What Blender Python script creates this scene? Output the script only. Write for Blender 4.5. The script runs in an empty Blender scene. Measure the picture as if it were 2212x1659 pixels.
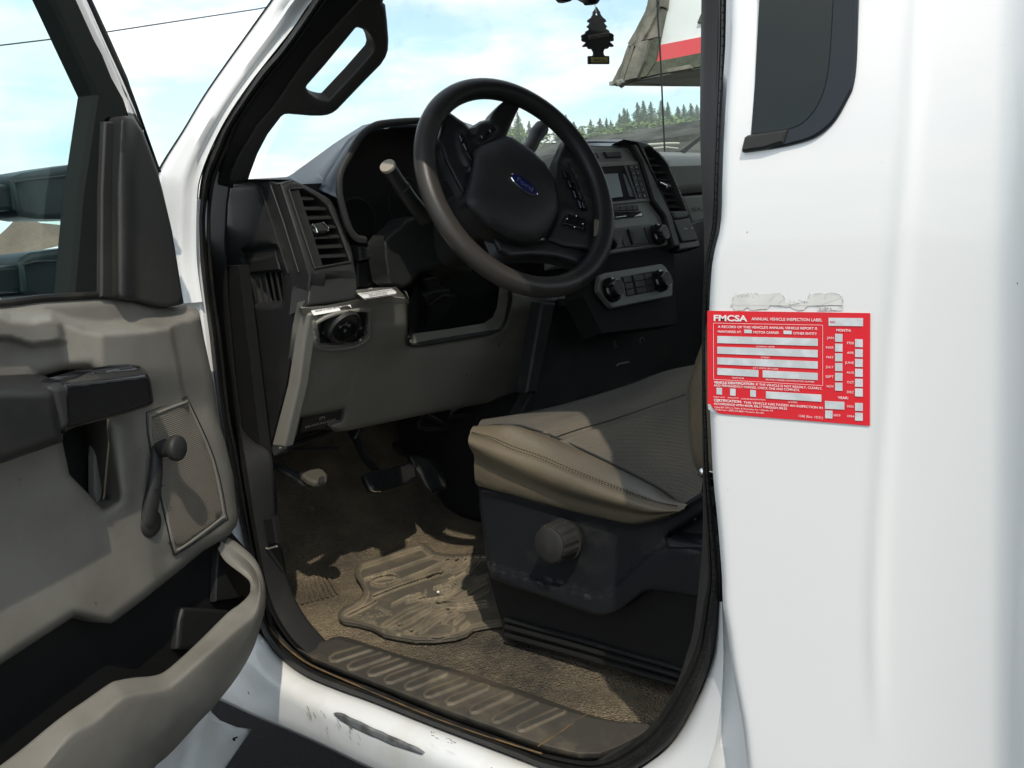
import bpy, bmesh, math, random
from mathutils import Vector, Matrix, noise as mnoise
from mathutils.geometry import delaunay_2d_cdt
R_ = math.radians
random.seed(7)
SC = bpy.context.scene
COL = SC.collection
# ------------------------------------------------------------------ camera
CAM_LOC = Vector((-0.8, 0.0, 1.5))
MR = ((0.64670085, -0.17949619, 0.74132255), (-0.75919856, -0.05788216, 0.64828019), (-0.07345447, -0.98205436, -0.17370569))
cam_d = bpy.data.cameras.new('camera'); cam = bpy.data.objects.new('camera', cam_d); COL.objects.link(cam)
cam_d.sensor_width = 36.0; cam_d.lens = 33.8625; cam_d.clip_start = 0.02; cam_d.clip_end = 3000
cam.matrix_world = Matrix(((MR[0][0], -MR[0][1], -MR[0][2], CAM_LOC.x), (MR[1][0], -MR[1][1], -MR[1][2], CAM_LOC.y),
                           (MR[2][0], -MR[2][1], -MR[2][2], CAM_LOC.z), (0, 0, 0, 1)))
SC.camera = cam
# ------------------------------------------------------------------ sun, sky, exposure
SUN = Vector((-0.40, -0.50, 0.77)).normalized()
SC.view_settings.view_transform = 'Standard'; SC.view_settings.look = 'None'
SC.view_settings.gamma = 1.0; SC.view_settings.exposure = 0.42
sd = bpy.data.lights.new('sun', 'SUN'); sd.energy = 2.45; sd.angle = R_(0.6); sd.color = (1.0, 0.92, 0.79)
so = bpy.data.objects.new('sun', sd); COL.objects.link(so); so.rotation_euler = SUN.to_track_quat('Z', 'Y').to_euler(); so.location = (-3, -4, 6)
W = bpy.data.worlds.new('World'); SC.world = W; W.use_nodes = True
wn = W.node_tree; wn.nodes.clear()
def wnode(t, **k):
    n = wn.nodes.new(t)
    for a, b in k.items(): setattr(n, a, b)
    return n
sky = wnode('ShaderNodeTexSky', sky_type='NISHITA'); sky.sun_disc = False; sky.sun_elevation = math.asin(SUN.z)
sky.sun_rotation = math.atan2(SUN.x, SUN.y); sky.air_density = 1.2; sky.dust_density = 0.6
bg = wnode('ShaderNodeBackground'); bg.inputs[1].default_value = 0.1
out = wnode('ShaderNodeOutputWorld')
tc = wnode('ShaderNodeTexCoord'); sep = wnode('ShaderNodeSeparateXYZ'); wn.links.new(tc.outputs['Generated'], sep.inputs[0])
zz = wnode('ShaderNodeMath', operation='ABSOLUTE'); wn.links.new(sep.outputs[2], zz.inputs[0])
za = wnode('ShaderNodeMath', operation='ADD'); za.inputs[1].default_value = 0.18; wn.links.new(zz.outputs[0], za.inputs[0])
dx = wnode('ShaderNodeMath', operation='DIVIDE'); dy = wnode('ShaderNodeMath', operation='DIVIDE')
wn.links.new(sep.outputs[0], dx.inputs[0]); wn.links.new(za.outputs[0], dx.inputs[1]); wn.links.new(sep.outputs[1], dy.inputs[0]); wn.links.new(za.outputs[0], dy.inputs[1])
cb = wnode('ShaderNodeCombineXYZ'); wn.links.new(dx.outputs[0], cb.inputs[0]); wn.links.new(dy.outputs[0], cb.inputs[1])
cn = wnode('ShaderNodeTexNoise'); cn.inputs['Scale'].default_value = 1.25; cn.inputs['Detail'].default_value = 9; cn.inputs['Roughness'].default_value = 0.58
wn.links.new(cb.outputs[0], cn.inputs['Vector'])
cr = wnode('ShaderNodeValToRGB'); cr.color_ramp.elements[0].position = 0.41; cr.color_ramp.elements[1].position = 0.56
cr.color_ramp.elements[0].color = (0.25, 0.25, 0.25, 1)
wn.links.new(cn.outputs['Fac'], cr.inputs[0])
cn2 = wnode('ShaderNodeTexNoise'); cn2.inputs['Scale'].default_value = 2.6; cn2.inputs['Detail'].default_value = 7
wn.links.new(cb.outputs[0], cn2.inputs['Vector'])
cr2 = wnode('ShaderNodeValToRGB'); cr2.color_ramp.elements[0].position = 0.42; cr2.color_ramp.elements[1].position = 0.65
cr2.color_ramp.elements[0].color = (10.2, 10.4, 10.4, 1); cr2.color_ramp.elements[1].color = (12.5, 12.5, 12.3, 1)
wn.links.new(cn2.outputs['Fac'], cr2.inputs[0])
sg = wnode('ShaderNodeMix', data_type='RGBA', blend_type='MULTIPLY'); sg.inputs[0].default_value = 1.0; sg.inputs[7].default_value = (1.05, 1.45, 1.6, 1)
wn.links.new(sky.outputs[0], sg.inputs[6])
mx = wnode('ShaderNodeMix', data_type='RGBA'); wn.links.new(cr.outputs[0], mx.inputs[0]); wn.links.new(sg.outputs[2], mx.inputs[6]); wn.links.new(cr2.outputs[0], mx.inputs[7])
wn.links.new(mx.outputs[2], bg.inputs[0]); wn.links.new(bg.outputs[0], out.inputs[0])

# ------------------------------------------------------------------ geometry helpers
F_PX = 2408 * 2212 / 2560.0
def ray(u, v):
    a, b = (u - 1106) / F_PX, (v - 829.5) / F_PX
    return Vector((MR[0][0]*a + MR[0][1]*b + MR[0][2], MR[1][0]*a + MR[1][1]*b + MR[1][2], MR[2][0]*a + MR[2][1]*b + MR[2][2]))
class PL:
    """a real plane of the truck; at(u, v, off) is the point of it seen at (u, v), moved off metres towards the viewer"""
    def __init__(s, p, n):
        s.p = Vector(p); s.n = Vector(n).normalized()
        if s.n.dot(CAM_LOC - s.p) < 0: s.n = -s.n
    def at(s, u, v, off=0.0):
        r = ray(u, v); t = (s.p + s.n*off - CAM_LOC).dot(s.n) / r.dot(s.n)
        return CAM_LOC + r*t
    def shift(s, off): return PL(s.p + s.n*off, s.n)
def PX(x): return PL((x, 0, 0), (1, 0, 0))
def PY(y): return PL((0, y, 0), (0, 1, 0))
def PZ(z): return PL((0, 0, z), (0, 0, 1))
def P3(p, a, b): return PL(p, Vector(a).cross(Vector(b)))
def rs(pts, n):
    pts = [Vector(p) for p in pts]; L = [0]
    for i in range(1, len(pts)): L.append(L[-1] + (pts[i]-pts[i-1]).length)
    o = []; j = 0
    for k in range(n):
        t = L[-1]*k/(n-1)
        while j < len(pts)-2 and L[j+1] < t: j += 1
        d = L[j+1]-L[j]; f = (t-L[j])/d if d > 1e-9 else 0
        o.append(pts[j].lerp(pts[j+1], min(max(f, 0), 1)))
    return o
def cr_spline(pts, sub=6, closed=False):
    pts = [Vector(p) for p in pts]; n = len(pts); o = []
    g = lambda i: pts[i % n] if closed else pts[min(max(i, 0), n-1)]
    for i in range(n if closed else n-1):
        p0, p1, p2, p3 = g(i-1), g(i), g(i+1), g(i+2)
        for k in range(sub):
            t = k/sub
            o.append(0.5*((2*p1) + (p2-p0)*t + (2*p0-5*p1+4*p2-p3)*t*t + (3*p1-p0-3*p2+p3)*t*t*t))
    if not closed: o.append(pts[-1])
    return o
def ss(x): x = min(max(x, 0.0), 1.0); return x*x*(3-2*x)
def inside(p, poly):
    x, y = p; c = False; j = len(poly)-1
    for i in range(len(poly)):
        xi, yi = poly[i][0], poly[i][1]; xj, yj = poly[j][0], poly[j][1]
        if (yi > y) != (yj > y) and x < (xj-xi)*(y-yi)/(yj-yi)+xi: c = not c
        j = i
    return c
def dline(p, pts, closed=False):
    x, y = p; m = 1e9; n = len(pts)
    for i in range(n if closed else n-1):
        ax, ay = pts[i][0], pts[i][1]; bx, by = pts[(i+1) % n][0], pts[(i+1) % n][1]
        dx_, dy_ = bx-ax, by-ay; l = dx_*dx_+dy_*dy_
        t = 0 if l == 0 else min(max(((x-ax)*dx_+(y-ay)*dy_)/l, 0), 1)
        d = (x-ax-t*dx_)**2+(y-ay-t*dy_)**2
        if d < m: m = d
    return math.sqrt(m)
def sdf(p, poly):
    d = dline(p, poly, True); return d if inside(p, poly) else -d
def fpoly(p, poly, h, soft): return h*ss(0.5 + sdf(p, poly)/soft)
def fline(p, pts, h, w): return h*ss(1 - dline(p, pts)/w)

def empty(name, loc, label=None, cat=None, group=None):
    o = bpy.data.objects.new(name, None); COL.objects.link(o); o.location = loc; o.empty_display_size = 0.05
    tag(o, label, cat, group); return o
def tag(o, label=None, cat=None, group=None, kind=None):
    if label: o['label'] = label
    if cat: o['category'] = cat
    if group: o['group'] = group
    if kind: o['kind'] = kind
    return o
def world_off(par):
    return par.location.copy()      # every parent is placed with an inverse, so this is its world position
def link(name, me, mats, parent=None, smooth=True, angle=None):
    o = bpy.data.objects.new(name, me); COL.objects.link(o)
    for m in (mats if isinstance(mats, (list, tuple)) else [mats]): me.materials.append(m)
    if smooth:
        for p in me.polygons: p.use_smooth = True
    if parent is not None:
        o.parent = parent; o.matrix_parent_inverse = Matrix.Translation(-world_off(parent))
    if angle is not None: me.set_sharp_from_angle(angle=R_(angle))
    return o
def mesh(name, vs, fs, mats, parent=None, smooth=True, angle=35, midx=None, fix=True):
    me = bpy.data.meshes.new(name); me.from_pydata([tuple(v) for v in vs], [], fs); me.validate()
    if fix:
        bm = bmesh.new(); bm.from_mesh(me); bmesh.ops.recalc_face_normals(bm, faces=bm.faces); bm.to_mesh(me); bm.free()
    o = link(name, me, mats, parent, smooth, angle if smooth else None)
    if midx:
        for p, i in zip(me.polygons, midx): p.material_index = i
    return o
class MB:
    """collects pieces into one mesh"""
    def __init__(s): s.v = []; s.f = []; s.m = []
    def add(s, vs, fs, mi=0):
        b = len(s.v); s.v += [Vector(v) for v in vs]; s.f += [tuple(b+i for i in f) for f in fs]; s.m += [mi]*len(fs); return s
    def box(s, a, b, mi=0):
        x0, y0, z0 = a; x1, y1, z1 = b
        vs = [(x, y, z) for x in (x0, x1) for y in (y0, y1) for z in (z0, z1)]
        return s.add(vs, [(0, 1, 3, 2), (4, 6, 7, 5), (0, 4, 5, 1), (2, 3, 7, 6), (0, 2, 6, 4), (1, 5, 7, 3)], mi)
    def prism(s, poly, pl, back=0.01, off=0.0, mi=0, inset=0.0, chamf=0.0):
        """outline seen at pixels on plane pl, real thickness back, optional front chamfer"""
        n = len(poly)
        fr = [pl.at(u, v, off) for u, v in poly]; c = sum(fr, Vector())/n
        d = -pl.n
        if chamf:
            top = []
            for i in range(n):
                a, b, e = fr[i-1], fr[i], fr[(i+1) % n]
                t1 = (b-a).normalized(); t2 = (e-b).normalized(); n1 = t1.cross(pl.n); n2 = t2.cross(pl.n)
                m = (n1+n2); m = m.normalized() if m.length > 1e-6 else n1
                k = chamf/max(0.4, m.dot(n1)); top.append((b, m*k))
            area = sum((fr[i].cross(fr[(i+1) % n])).dot(pl.n) for i in range(n))
            sg_ = -1 if area > 0 else 1
            tv = [b + q*sg_ for b, q in top]
            vs = tv + [p + d*chamf for p in fr] + [p + d*back for p in fr]
            fs = [tuple(range(n)), tuple(range(3*n-1, 2*n-1, -1))]
            for i in range(n):
                j = (i+1) % n; fs += [(i, j, n+j, n+i), (n+i, n+j, 2*n+j, 2*n+i)]
        else:
            vs = fr + [p + d*back for p in fr]
            fs = [tuple(range(n)), tuple(range(2*n-1, n-1, -1))] + [(i, (i+1) % n, n+(i+1) % n, n+i) for i in range(n)]
        return s.add(vs, fs, mi)
    def tube(s, pts, r, seg=10, closed=False, mi=0, flat=1.0, up=None):
        pts = [Vector(p) for p in pts]; n = len(pts); vs = []; fs = []
        rr = r if isinstance(r, (list, tuple)) else [r]*n
        N = None
        for i in range(n):
            a = pts[i-1] if (i > 0 or closed) else pts[i]; b = pts[(i+1) % n] if (i < n-1 or closed) else pts[i]
            t = (b-a).normalized()
            if up is not None: N = (Vector(up) - t*Vector(up).dot(t)).normalized()
            elif N is None:
                q = Vector((0, 0, 1)) if abs(t.z) < 0.9 else Vector((1, 0, 0)); N = t.cross(q).normalized()
            else: N = (N - t*N.dot(t)).normalized()
            B = t.cross(N)
            for k in range(seg):
                a_ = 2*math.pi*k/seg; vs.append(pts[i] + N*(rr[i]*math.cos(a_)) + B*(rr[i]*flat*math.sin(a_)))
        for i in range(n if closed else n-1):
            j = (i+1) % n
            for k in range(seg):
                l = (k+1) % seg; fs.append((i*seg+k, i*seg+l, j*seg+l, j*seg+k))
        if not closed: fs += [tuple(range(seg-1, -1, -1)), tuple(range((n-1)*seg, n*seg))]
        return s.add(vs, fs, mi)
    def lathe(s, c, ax, prof, seg=32, mi=0, scal=None):
        """prof: (radius, height along ax)"""
        ax = Vector(ax).normalized(); q = Vector((0, 0, 1)) if abs(ax.z) < 0.9 else Vector((1, 0, 0)); N = ax.cross(q).normalized(); B = ax.cross(N)
        c = Vector(c); vs = []; fs = []
        for r, h in prof:
            for k in range(seg):
                a = 2*math.pi*k/seg; q_ = r*(scal(a) if scal else 1); vs.append(c + ax*h + N*(q_*math.cos(a)) + B*(q_*math.sin(a)))
        for i in range(len(prof)-1):
            for k in range(seg):
                l = (k+1) % seg; fs.append((i*seg+k, i*seg+l, (i+1)*seg+l, (i+1)*seg+k))
        fs += [tuple(range(seg)), tuple(range((len(prof)-1)*seg, len(prof)*seg))]
        return s.add(vs, fs, mi)
    def build(s, name, mats, parent=None, smooth=True, angle=35, bevel=0.0, seg=2):
        o = mesh(name, s.v, s.f, mats, parent, smooth, angle, s.m)
        if bevel:
            b = o.modifiers.new('b', 'BEVEL'); b.width = bevel; b.segments = seg; b.limit_method = 'ANGLE'; b.angle_limit = R_(35); b.harden_normals = True
        return o
def loft(name, rows, mats, parent=None, n=None, thick=0.0, closed=False, sub=0, angle=60, tmat=None, smooth_rows=False):
    n = n or max(len(r) for r in rows)
    rows = [rs(r, n) if len(r) != n else [Vector(p) for p in r] for r in rows]
    if smooth_rows:
        cols = [cr_spline([r[i] for r in rows], 5) for i in range(n)]; rows = [[c[k] for c in cols] for k in range(len(cols[0]))]
    vs = [p for r in rows for p in r]; fs = []
    for i in range(len(rows)-1):
        for j in range(n if closed else n-1):
            k = (j+1) % n; fs.append((i*n+j, i*n+k, (i+1)*n+k, (i+1)*n+j))
    # orient towards the viewer's side
    me = bpy.data.meshes.new(name); me.from_pydata([tuple(v) for v in vs], [], fs)
    me.update(); s_ = 0
    for p in me.polygons: s_ += p.normal.dot(CAM_LOC - p.center)*p.area
    if s_ < 0: me.flip_normals()
    o = link(name, me, mats, parent, True, angle)
    if thick:
        m = o.modifiers.new('s', 'SOLIDIFY'); m.thickness = thick; m.offset = -1
    if sub:
        m = o.modifiers.new('ss', 'SUBSURF'); m.levels = sub; m.render_levels = sub
    return o
def relief(name, poly, pl, mats, parent=None, back=0.01, step=8, h=None, off=0.0, holes=(), er=0.0, ed=0.0, angle=70, mfn=None):
    """slab on plane pl with outline poly; face raised by h(u,v); er px / ed m = rounded edge"""
    def resamp(P):
        o = []
        for i in range(len(P)):
            a, b = P[i], P[(i+1) % len(P)]; L = math.hypot(b[0]-a[0], b[1]-a[1]); k = max(1, int(L/step))
            o += [(a[0]+(b[0]-a[0])*t/k, a[1]+(b[1]-a[1])*t/k) for t in range(k)]
        return o
    loops = [resamp(poly)] + [resamp(H) for H in holes]
    V2 = []; E2 = []
    for Lp in loops:
        b = len(V2); V2 += Lp; E2 += [(b+i, b+(i+1) % len(Lp)) for i in range(len(Lp))]
    rings = []
    if er:
        for Lp in loops:
            n_l = len(Lp)
            for i in range(n_l):
                a, b = Lp[i-1], Lp[(i+1) % n_l]; L = math.hypot(b[0]-a[0], b[1]-a[1]) or 1; nx, ny = -(b[1]-a[1])/L, (b[0]-a[0])/L
                for k in (0.12, 0.34, 0.64, 1.0):
                    for sg_ in (1, -1):
                        q = (Lp[i][0]+nx*er*k*sg_, Lp[i][1]+ny*er*k*sg_)
                        if inside(q, poly) and not any(inside(q, H) for H in holes):
                            d = min([dline(q, poly, True)]+[dline(q, H, True) for H in holes])
                            if d > er*k*0.93: rings.append(q)
    V2 += rings
    us = [p[0] for p in poly]; vs_ = [p[1] for p in poly]
    y = min(vs_); r = 0
    while y < max(vs_):
        x = min(us) + (step/2 if r % 2 else 0)
        while x < max(us):
            if inside((x, y), poly) and dline((x, y), poly, True) > max(step*0.45, er*1.2):
                ok = True
                for H in holes:
                    if inside((x, y), H) or dline((x, y), H, True) < max(step*0.45, er*1.2): ok = False; break
                if ok: V2.append((x, y))
            x += step
        y += step*0.87; r += 1
    rv, re_, rf, *_ = delaunay_2d_cdt([Vector(p) for p in V2], E2, [], 0, 1e-4)
    tri = []
    for f in rf:
        cx_ = sum(rv[i][0] for i in f)/len(f); cy_ = sum(rv[i][1] for i in f)/len(f)
        if inside((cx_, cy_), poly) and not any(inside((cx_, cy_), H) for H in holes): tri.append(tuple(f))
    hh = []
    for p in rv:
        z = h(p[0], p[1]) if h else 0.0
        if er:
            d = dline(p, poly, True)
            for H in holes: d = min(d, dline(p, H, True))
            if d < er: t = 1-d/er; z -= ed*(1-math.sqrt(max(0, 1-t*t)))
        hh.append(z)
    n = len(rv)
    vs = [pl.at(p[0], p[1], off+z) for p, z in zip(rv, hh)]
    vs += [pl.at(p[0], p[1], off) - pl.n*back for p in rv]
    cnt = {}
    for f in tri:
        for i in range(3):
            e = (f[i], f[(i+1) % 3]); cnt[e] = 1
    fs = list(tri) + [tuple(n+i for i in reversed(f)) for f in tri]
    for (a, b) in list(cnt):
        if (b, a) not in cnt: fs.append((b, a, n+a, n+b))
    o = mesh(name, vs, fs, mats, parent, True, angle)
    if mfn:
        at_ = o.data.attributes.new('dust', 'FLOAT', 'POINT')
        if len(o.data.vertices) == 2*n:
            at_.data.foreach_set('value', [min(1.0, max(0.0, mfn(p[0], p[1]))) for p in rv]*2)
    return o
def grad_dust(h, k, base):
    def f(u, v):
        gx = h(u+1.2, v)-h(u-1.2, v); gy = h(u, v+1.2)-h(u, v-1.2)
        return base + k*math.hypot(gx, gy)
    return f
def textmesh(s, size=1.0, bold=0.0):
    cu = bpy.data.curves.new('t', 'FONT'); cu.body = s; cu.size = size; cu.offset = bold; cu.resolution_u = 3
    o = bpy.data.objects.new('t', cu); COL.objects.link(o)
    me = bpy.data.meshes.new_from_object(o.evaluated_get(bpy.context.evaluated_depsgraph_get()))
    vs = [v.co.copy() for v in me.vertices]; fs = [tuple(p.vertices) for p in me.polygons]
    bpy.data.objects.remove(o); bpy.data.curves.remove(cu); bpy.data.meshes.remove(me)
    return vs, fs
def put_text(mb, s, mapf, x0, y0, x1, h, mi=0, bold=0.0, y1=None):
    """text baseline (x0,y0)-(x1,y1), cap height h in the coordinates mapf takes"""
    vs, fs = textmesh(s, 1.0, bold)
    if not vs: return
    ax = min(v.x for v in vs); bx_ = max(v.x for v in vs); y1 = y0 if y1 is None else y1
    o = []
    for v in vs:
        t = (v.x-ax)/(bx_-ax); o.append(mapf(x0+(x1-x0)*t, y0+(y1-y0)*t - v.y/0.7*h))
    mb.add(o, fs, mi)

# ------------------------------------------------------------------ materials
def mat(name, col, rough=0.5, col2=None, vscale=4.0, vr=(0.35, 0.65), bumps=(), metal=0.0, coat=0.0, spec=0.3, rough2=None,
        dust=None, stretch=None, spots=None, vdetail=6, attr=None):
    m = bpy.data.materials.new(name); m.use_nodes = True; nt = m.node_tree; nd = nt.nodes; lk = nt.links
    b = nd['Principled BSDF']; b.inputs['Roughness'].default_value = rough; b.inputs['Metallic'].default_value = metal
    b.inputs['Coat Weight'].default_value = coat; b.inputs['Coat Roughness'].default_value = 0.04; b.inputs['Specular IOR Level'].default_value = spec
    tc_ = nd.new('ShaderNodeTexCoord'); vec = tc_.outputs['Object']
    if stretch:
        mp = nd.new('ShaderNodeMapping'); mp.inputs['Scale'].default_value = stretch; lk.new(vec, mp.inputs[0]); svec = mp.outputs[0]
    else: svec = vec
    cur = None
    rgb = nd.new('ShaderNodeRGB'); rgb.outputs[0].default_value = (*col, 1); cur = rgb.outputs[0]
    if col2:
        n = nd.new('ShaderNodeTexNoise'); n.inputs['Scale'].default_value = vscale; n.inputs['Detail'].default_value = vdetail; lk.new(svec, n.inputs['Vector'])
        r = nd.new('ShaderNodeMapRange'); r.inputs[1].default_value = vr[0]; r.inputs[2].default_value = vr[1]; lk.new(n.outputs['Fac'], r.inputs[0])
        mx_ = nd.new('ShaderNodeMix'); mx_.data_type = 'RGBA'; mx_.inputs[7].default_value = (*col2, 1); lk.new(r.outputs[0], mx_.inputs[0]); lk.new(cur, mx_.inputs[6]); cur = mx_.outputs[2]
        if rough2 is not None:
            rr = nd.new('ShaderNodeMapRange'); rr.inputs[3].default_value = rough; rr.inputs[4].default_value = rough2; lk.new(r.outputs[0], rr.inputs[0]); lk.new(rr.outputs[0], b.inputs['Roughness'])
    if dust:                                     # (colour, scale, lo, hi, edges?)
        n = nd.new('ShaderNodeTexNoise'); n.inputs['Scale'].default_value = dust[1]; n.inputs['Detail'].default_value = 8; n.inputs['Roughness'].default_value = 0.65; lk.new(vec, n.inputs['Vector'])
        r = nd.new('ShaderNodeMapRange'); r.inputs[1].default_value = dust[2]; r.inputs[2].default_value = dust[3]; lk.new(n.outputs['Fac'], r.inputs[0]); fac = r.outputs[0]
        if len(dust) > 4 and dust[4]:
            g = nd.new('ShaderNodeNewGeometry'); pr = nd.new('ShaderNodeMapRange'); pr.inputs[1].default_value = 0.51; pr.inputs[2].default_value = 0.56; pr.inputs[4].default_value = dust[4]
            lk.new(g.outputs['Pointiness'], pr.inputs[0]); ad = nd.new('ShaderNodeMath'); ad.operation = 'MAXIMUM'; lk.new(fac, ad.inputs[0]); lk.new(pr.outputs[0], ad.inputs[1]); fac = ad.outputs[0]
        mx_ = nd.new('ShaderNodeMix'); mx_.data_type = 'RGBA'; mx_.inputs[7].default_value = (*dust[0], 1); lk.new(fac, mx_.inputs[0]); lk.new(cur, mx_.inputs[6]); cur = mx_.outputs[2]
    if attr:                                     # dust caught along moulded edges, stored on the mesh
        an_ = nd.new('ShaderNodeAttribute'); an_.attribute_name = 'dust'
        n = nd.new('ShaderNodeTexNoise'); n.inputs['Scale'].default_value = 18; n.inputs['Detail'].default_value = 6; lk.new(vec, n.inputs['Vector'])
        r = nd.new('ShaderNodeMapRange'); r.inputs[1].default_value = 0.35; r.inputs[2].default_value = 0.6; r.inputs[3].default_value = 0.35; lk.new(n.outputs['Fac'], r.inputs[0])
        ml_ = nd.new('ShaderNodeMath'); ml_.operation = 'MULTIPLY'; lk.new(an_.outputs['Fac'], ml_.inputs[0]); lk.new(r.outputs[0], ml_.inputs[1])
        mx_ = nd.new('ShaderNodeMix'); mx_.data_type = 'RGBA'; mx_.inputs[7].default_value = (*attr, 1); lk.new(ml_.outputs[0], mx_.inputs[0]); lk.new(cur, mx_.inputs[6]); cur = mx_.outputs[2]
    if spots:                                    # (colour, scale, threshold)
        n = nd.new('ShaderNodeTexNoise'); n.inputs['Scale'].default_value = spots[1]; n.inputs['Detail'].default_value = 3; lk.new(vec, n.inputs['Vector'])
        r = nd.new('ShaderNodeMapRange'); r.inputs[1].default_value = spots[2]; r.inputs[2].default_value = spots[2]+0.03; lk.new(n.outputs['Fac'], r.inputs[0])
        mx_ = nd.new('ShaderNodeMix'); mx_.data_type = 'RGBA'; mx_.inputs[7].default_value = (*spots[0], 1); lk.new(r.outputs[0], mx_.inputs[0]); lk.new(cur, mx_.inputs[6]); cur = mx_.outputs[2]
    lk.new(cur, b.inputs['Base Color'])
    prev = None
    for (kind, sc_, st, dist) in bumps:
        if kind == 'noise': t = nd.new('ShaderNodeTexNoise'); t.inputs['Scale'].default_value = sc_; t.inputs['Detail'].default_value = 3; o_ = t.outputs['Fac']
        elif kind == 'cell': t = nd.new('ShaderNodeTexVoronoi'); t.inputs['Scale'].default_value = sc_; t.inputs['Randomness'].default_value = 0.12; o_ = t.outputs['Distance']
        elif kind == 'grain': t = nd.new('ShaderNodeTexVoronoi'); t.feature = 'DISTANCE_TO_EDGE'; t.inputs['Scale'].default_value = sc_; o_ = t.outputs['Distance']
        elif kind == 'wave': t = nd.new('ShaderNodeTexWave'); t.inputs['Scale'].default_value = sc_; t.bands_direction = 'Z'; o_ = t.outputs['Fac']
        elif kind == 'wavex': t = nd.new('ShaderNodeTexWave'); t.inputs['Scale'].default_value = sc_; t.bands_direction = 'DIAGONAL'; o_ = t.outputs['Fac']
        lk.new(svec if kind == 'cell' else vec, t.inputs['Vector'])
        bp = nd.new('ShaderNodeBump'); bp.inputs['Strength'].default_value = st; bp.inputs['Distance'].default_value = dist; lk.new(o_, bp.inputs['Height'])
        if prev: lk.new(prev, bp.inputs['Normal'])
        prev = bp.outputs[0]
    if prev: lk.new(prev, b.inputs['Normal'])
    return m
def glassm(name, tint, refl=1.0, dirt=0.0):
    m = bpy.data.materials.new(name); m.use_nodes = True; nt = m.node_tree; nd = nt.nodes; lk = nt.links; nd.clear()
    o_ = nd.new('ShaderNodeOutputMaterial'); tr = nd.new('ShaderNodeBsdfTransparent'); tr.inputs[0].default_value = (*tint, 1)
    gl = nd.new('ShaderNodeBsdfGlossy'); gl.inputs['Roughness'].default_value = 0.0; fr = nd.new('ShaderNodeFresnel'); fr.inputs[0].default_value = 1.35
    ml = nd.new('ShaderNodeMath'); ml.operation = 'MULTIPLY'; ml.inputs[1].default_value = refl; lk.new(fr.outputs[0], ml.inputs[0])
    mx_ = nd.new('ShaderNodeMixShader'); lk.new(ml.outputs[0], mx_.inputs[0]); lk.new(tr.outputs[0], mx_.inputs[1]); lk.new(gl.outputs[0], mx_.inputs[2]); last = mx_.outputs[0]
    if dirt:
        df = nd.new('ShaderNodeBsdfDiffuse'); df.inputs[0].default_value = (0.5, 0.47, 0.4, 1); tc_ = nd.new('ShaderNodeTexCoord')
        n = nd.new('ShaderNodeTexNoise'); n.inputs['Scale'].default_value = 9; n.inputs['Detail'].default_value = 12; n.inputs['Roughness'].default_value = 0.75; lk.new(tc_.outputs['Object'], n.inputs['Vector'])
        r = nd.new('ShaderNodeMapRange'); r.inputs[1].default_value = 0.55; r.inputs[2].default_value = 0.8; r.inputs[3].default_value = dirt*0.35; r.inputs[4].default_value = dirt; lk.new(n.outputs['Fac'], r.inputs[0])
        m2 = nd.new('ShaderNodeMixShader'); lk.new(r.outputs[0], m2.inputs[0]); lk.new(last, m2.inputs[1]); lk.new(df.outputs[0], m2.inputs[2]); last = m2.outputs[0]
    lk.new(last, o_.inputs[0]); return m
TAN = (0.265, 0.210, 0.135)
m_white = mat('white_paint', (0.775, 0.772, 0.765), 0.32, coat=0.6, spec=0.5, spots=((0.12, 0.11, 0.10), 95, 0.765), bumps=(('noise', 6, 0.08, 0.004),))
m_whitel = mat('white_paint_dirty', (0.72, 0.725, 0.725), 0.3, col2=(0.60, 0.59, 0.55), vscale=9, vr=(0.5, 0.75), coat=0.5, spots=((0.13, 0.11, 0.08), 40, 0.73))
m_rub = mat('black_rubber', (0.012, 0.012, 0.0115), 0.55, dust=((0.055, 0.047, 0.034), 14, 0.5, 0.85), bumps=(('noise', 60, 0.2, 0.002),))
m_rubd = mat('dusty_rubber', (0.03, 0.029, 0.026), 0.7, dust=((0.15, 0.12, 0.08), 22, 0.42, 0.75), bumps=(('noise', 80, 0.3, 0.002),))
m_rust = mat('rusty_dirt', (0.16, 0.095, 0.04), 0.9, col2=(0.06, 0.05, 0.035), vscale=60)
m_dark = mat('dark_plastic', (0.015, 0.0155, 0.0155), 0.48, dust=((0.040, 0.037, 0.031), 8, 0.5, 0.9), bumps=(('grain', 900, 0.25, 0.0006),))
m_dark2 = mat('charcoal_plastic', (0.023, 0.023, 0.0225), 0.52, dust=((0.05, 0.046, 0.039), 7, 0.5, 0.9), bumps=(('grain', 800, 0.3, 0.0006),))
m_black = mat('black_plastic', (0.013, 0.013, 0.013), 0.42, bumps=(('noise', 400, 0.15, 0.0006),))
m_black2 = mat('soft_black_plastic', (0.016, 0.0165, 0.016), 0.5, bumps=(('grain', 800, 0.25, 0.0006),))
m_let = mat('moulded_letter_grey', (0.05, 0.05, 0.048), 0.4)
m_chan = mat('window_channel_black', (0.012, 0.015, 0.014), 0.85, spec=0.08)
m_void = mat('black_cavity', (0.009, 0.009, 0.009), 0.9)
m_gloss = mat('gloss_black', (0.010, 0.010, 0.011), 0.16, coat=0.3)
m_warm = mat('earth_grey_plastic', (0.205, 0.198, 0.172), 0.55, col2=(0.165, 0.158, 0.136), vscale=7, vr=(0.4, 0.75), bumps=(('grain', 700, 0.3, 0.0008),), spots=((0.09, 0.07, 0.05), 30, 0.75))
m_warmd = mat('earth_grey_worn', (0.180, 0.170, 0.148), 0.6, col2=(0.135, 0.125, 0.106), vscale=11, vr=(0.42, 0.72), bumps=(('grain', 600, 0.35, 0.0008),), spots=((0.07, 0.055, 0.04), 26, 0.70))
m_silver = mat('stone_grey_plastic', (0.145, 0.150, 0.135), 0.45, bumps=(('noise', 500, 0.1, 0.0004),))
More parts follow.
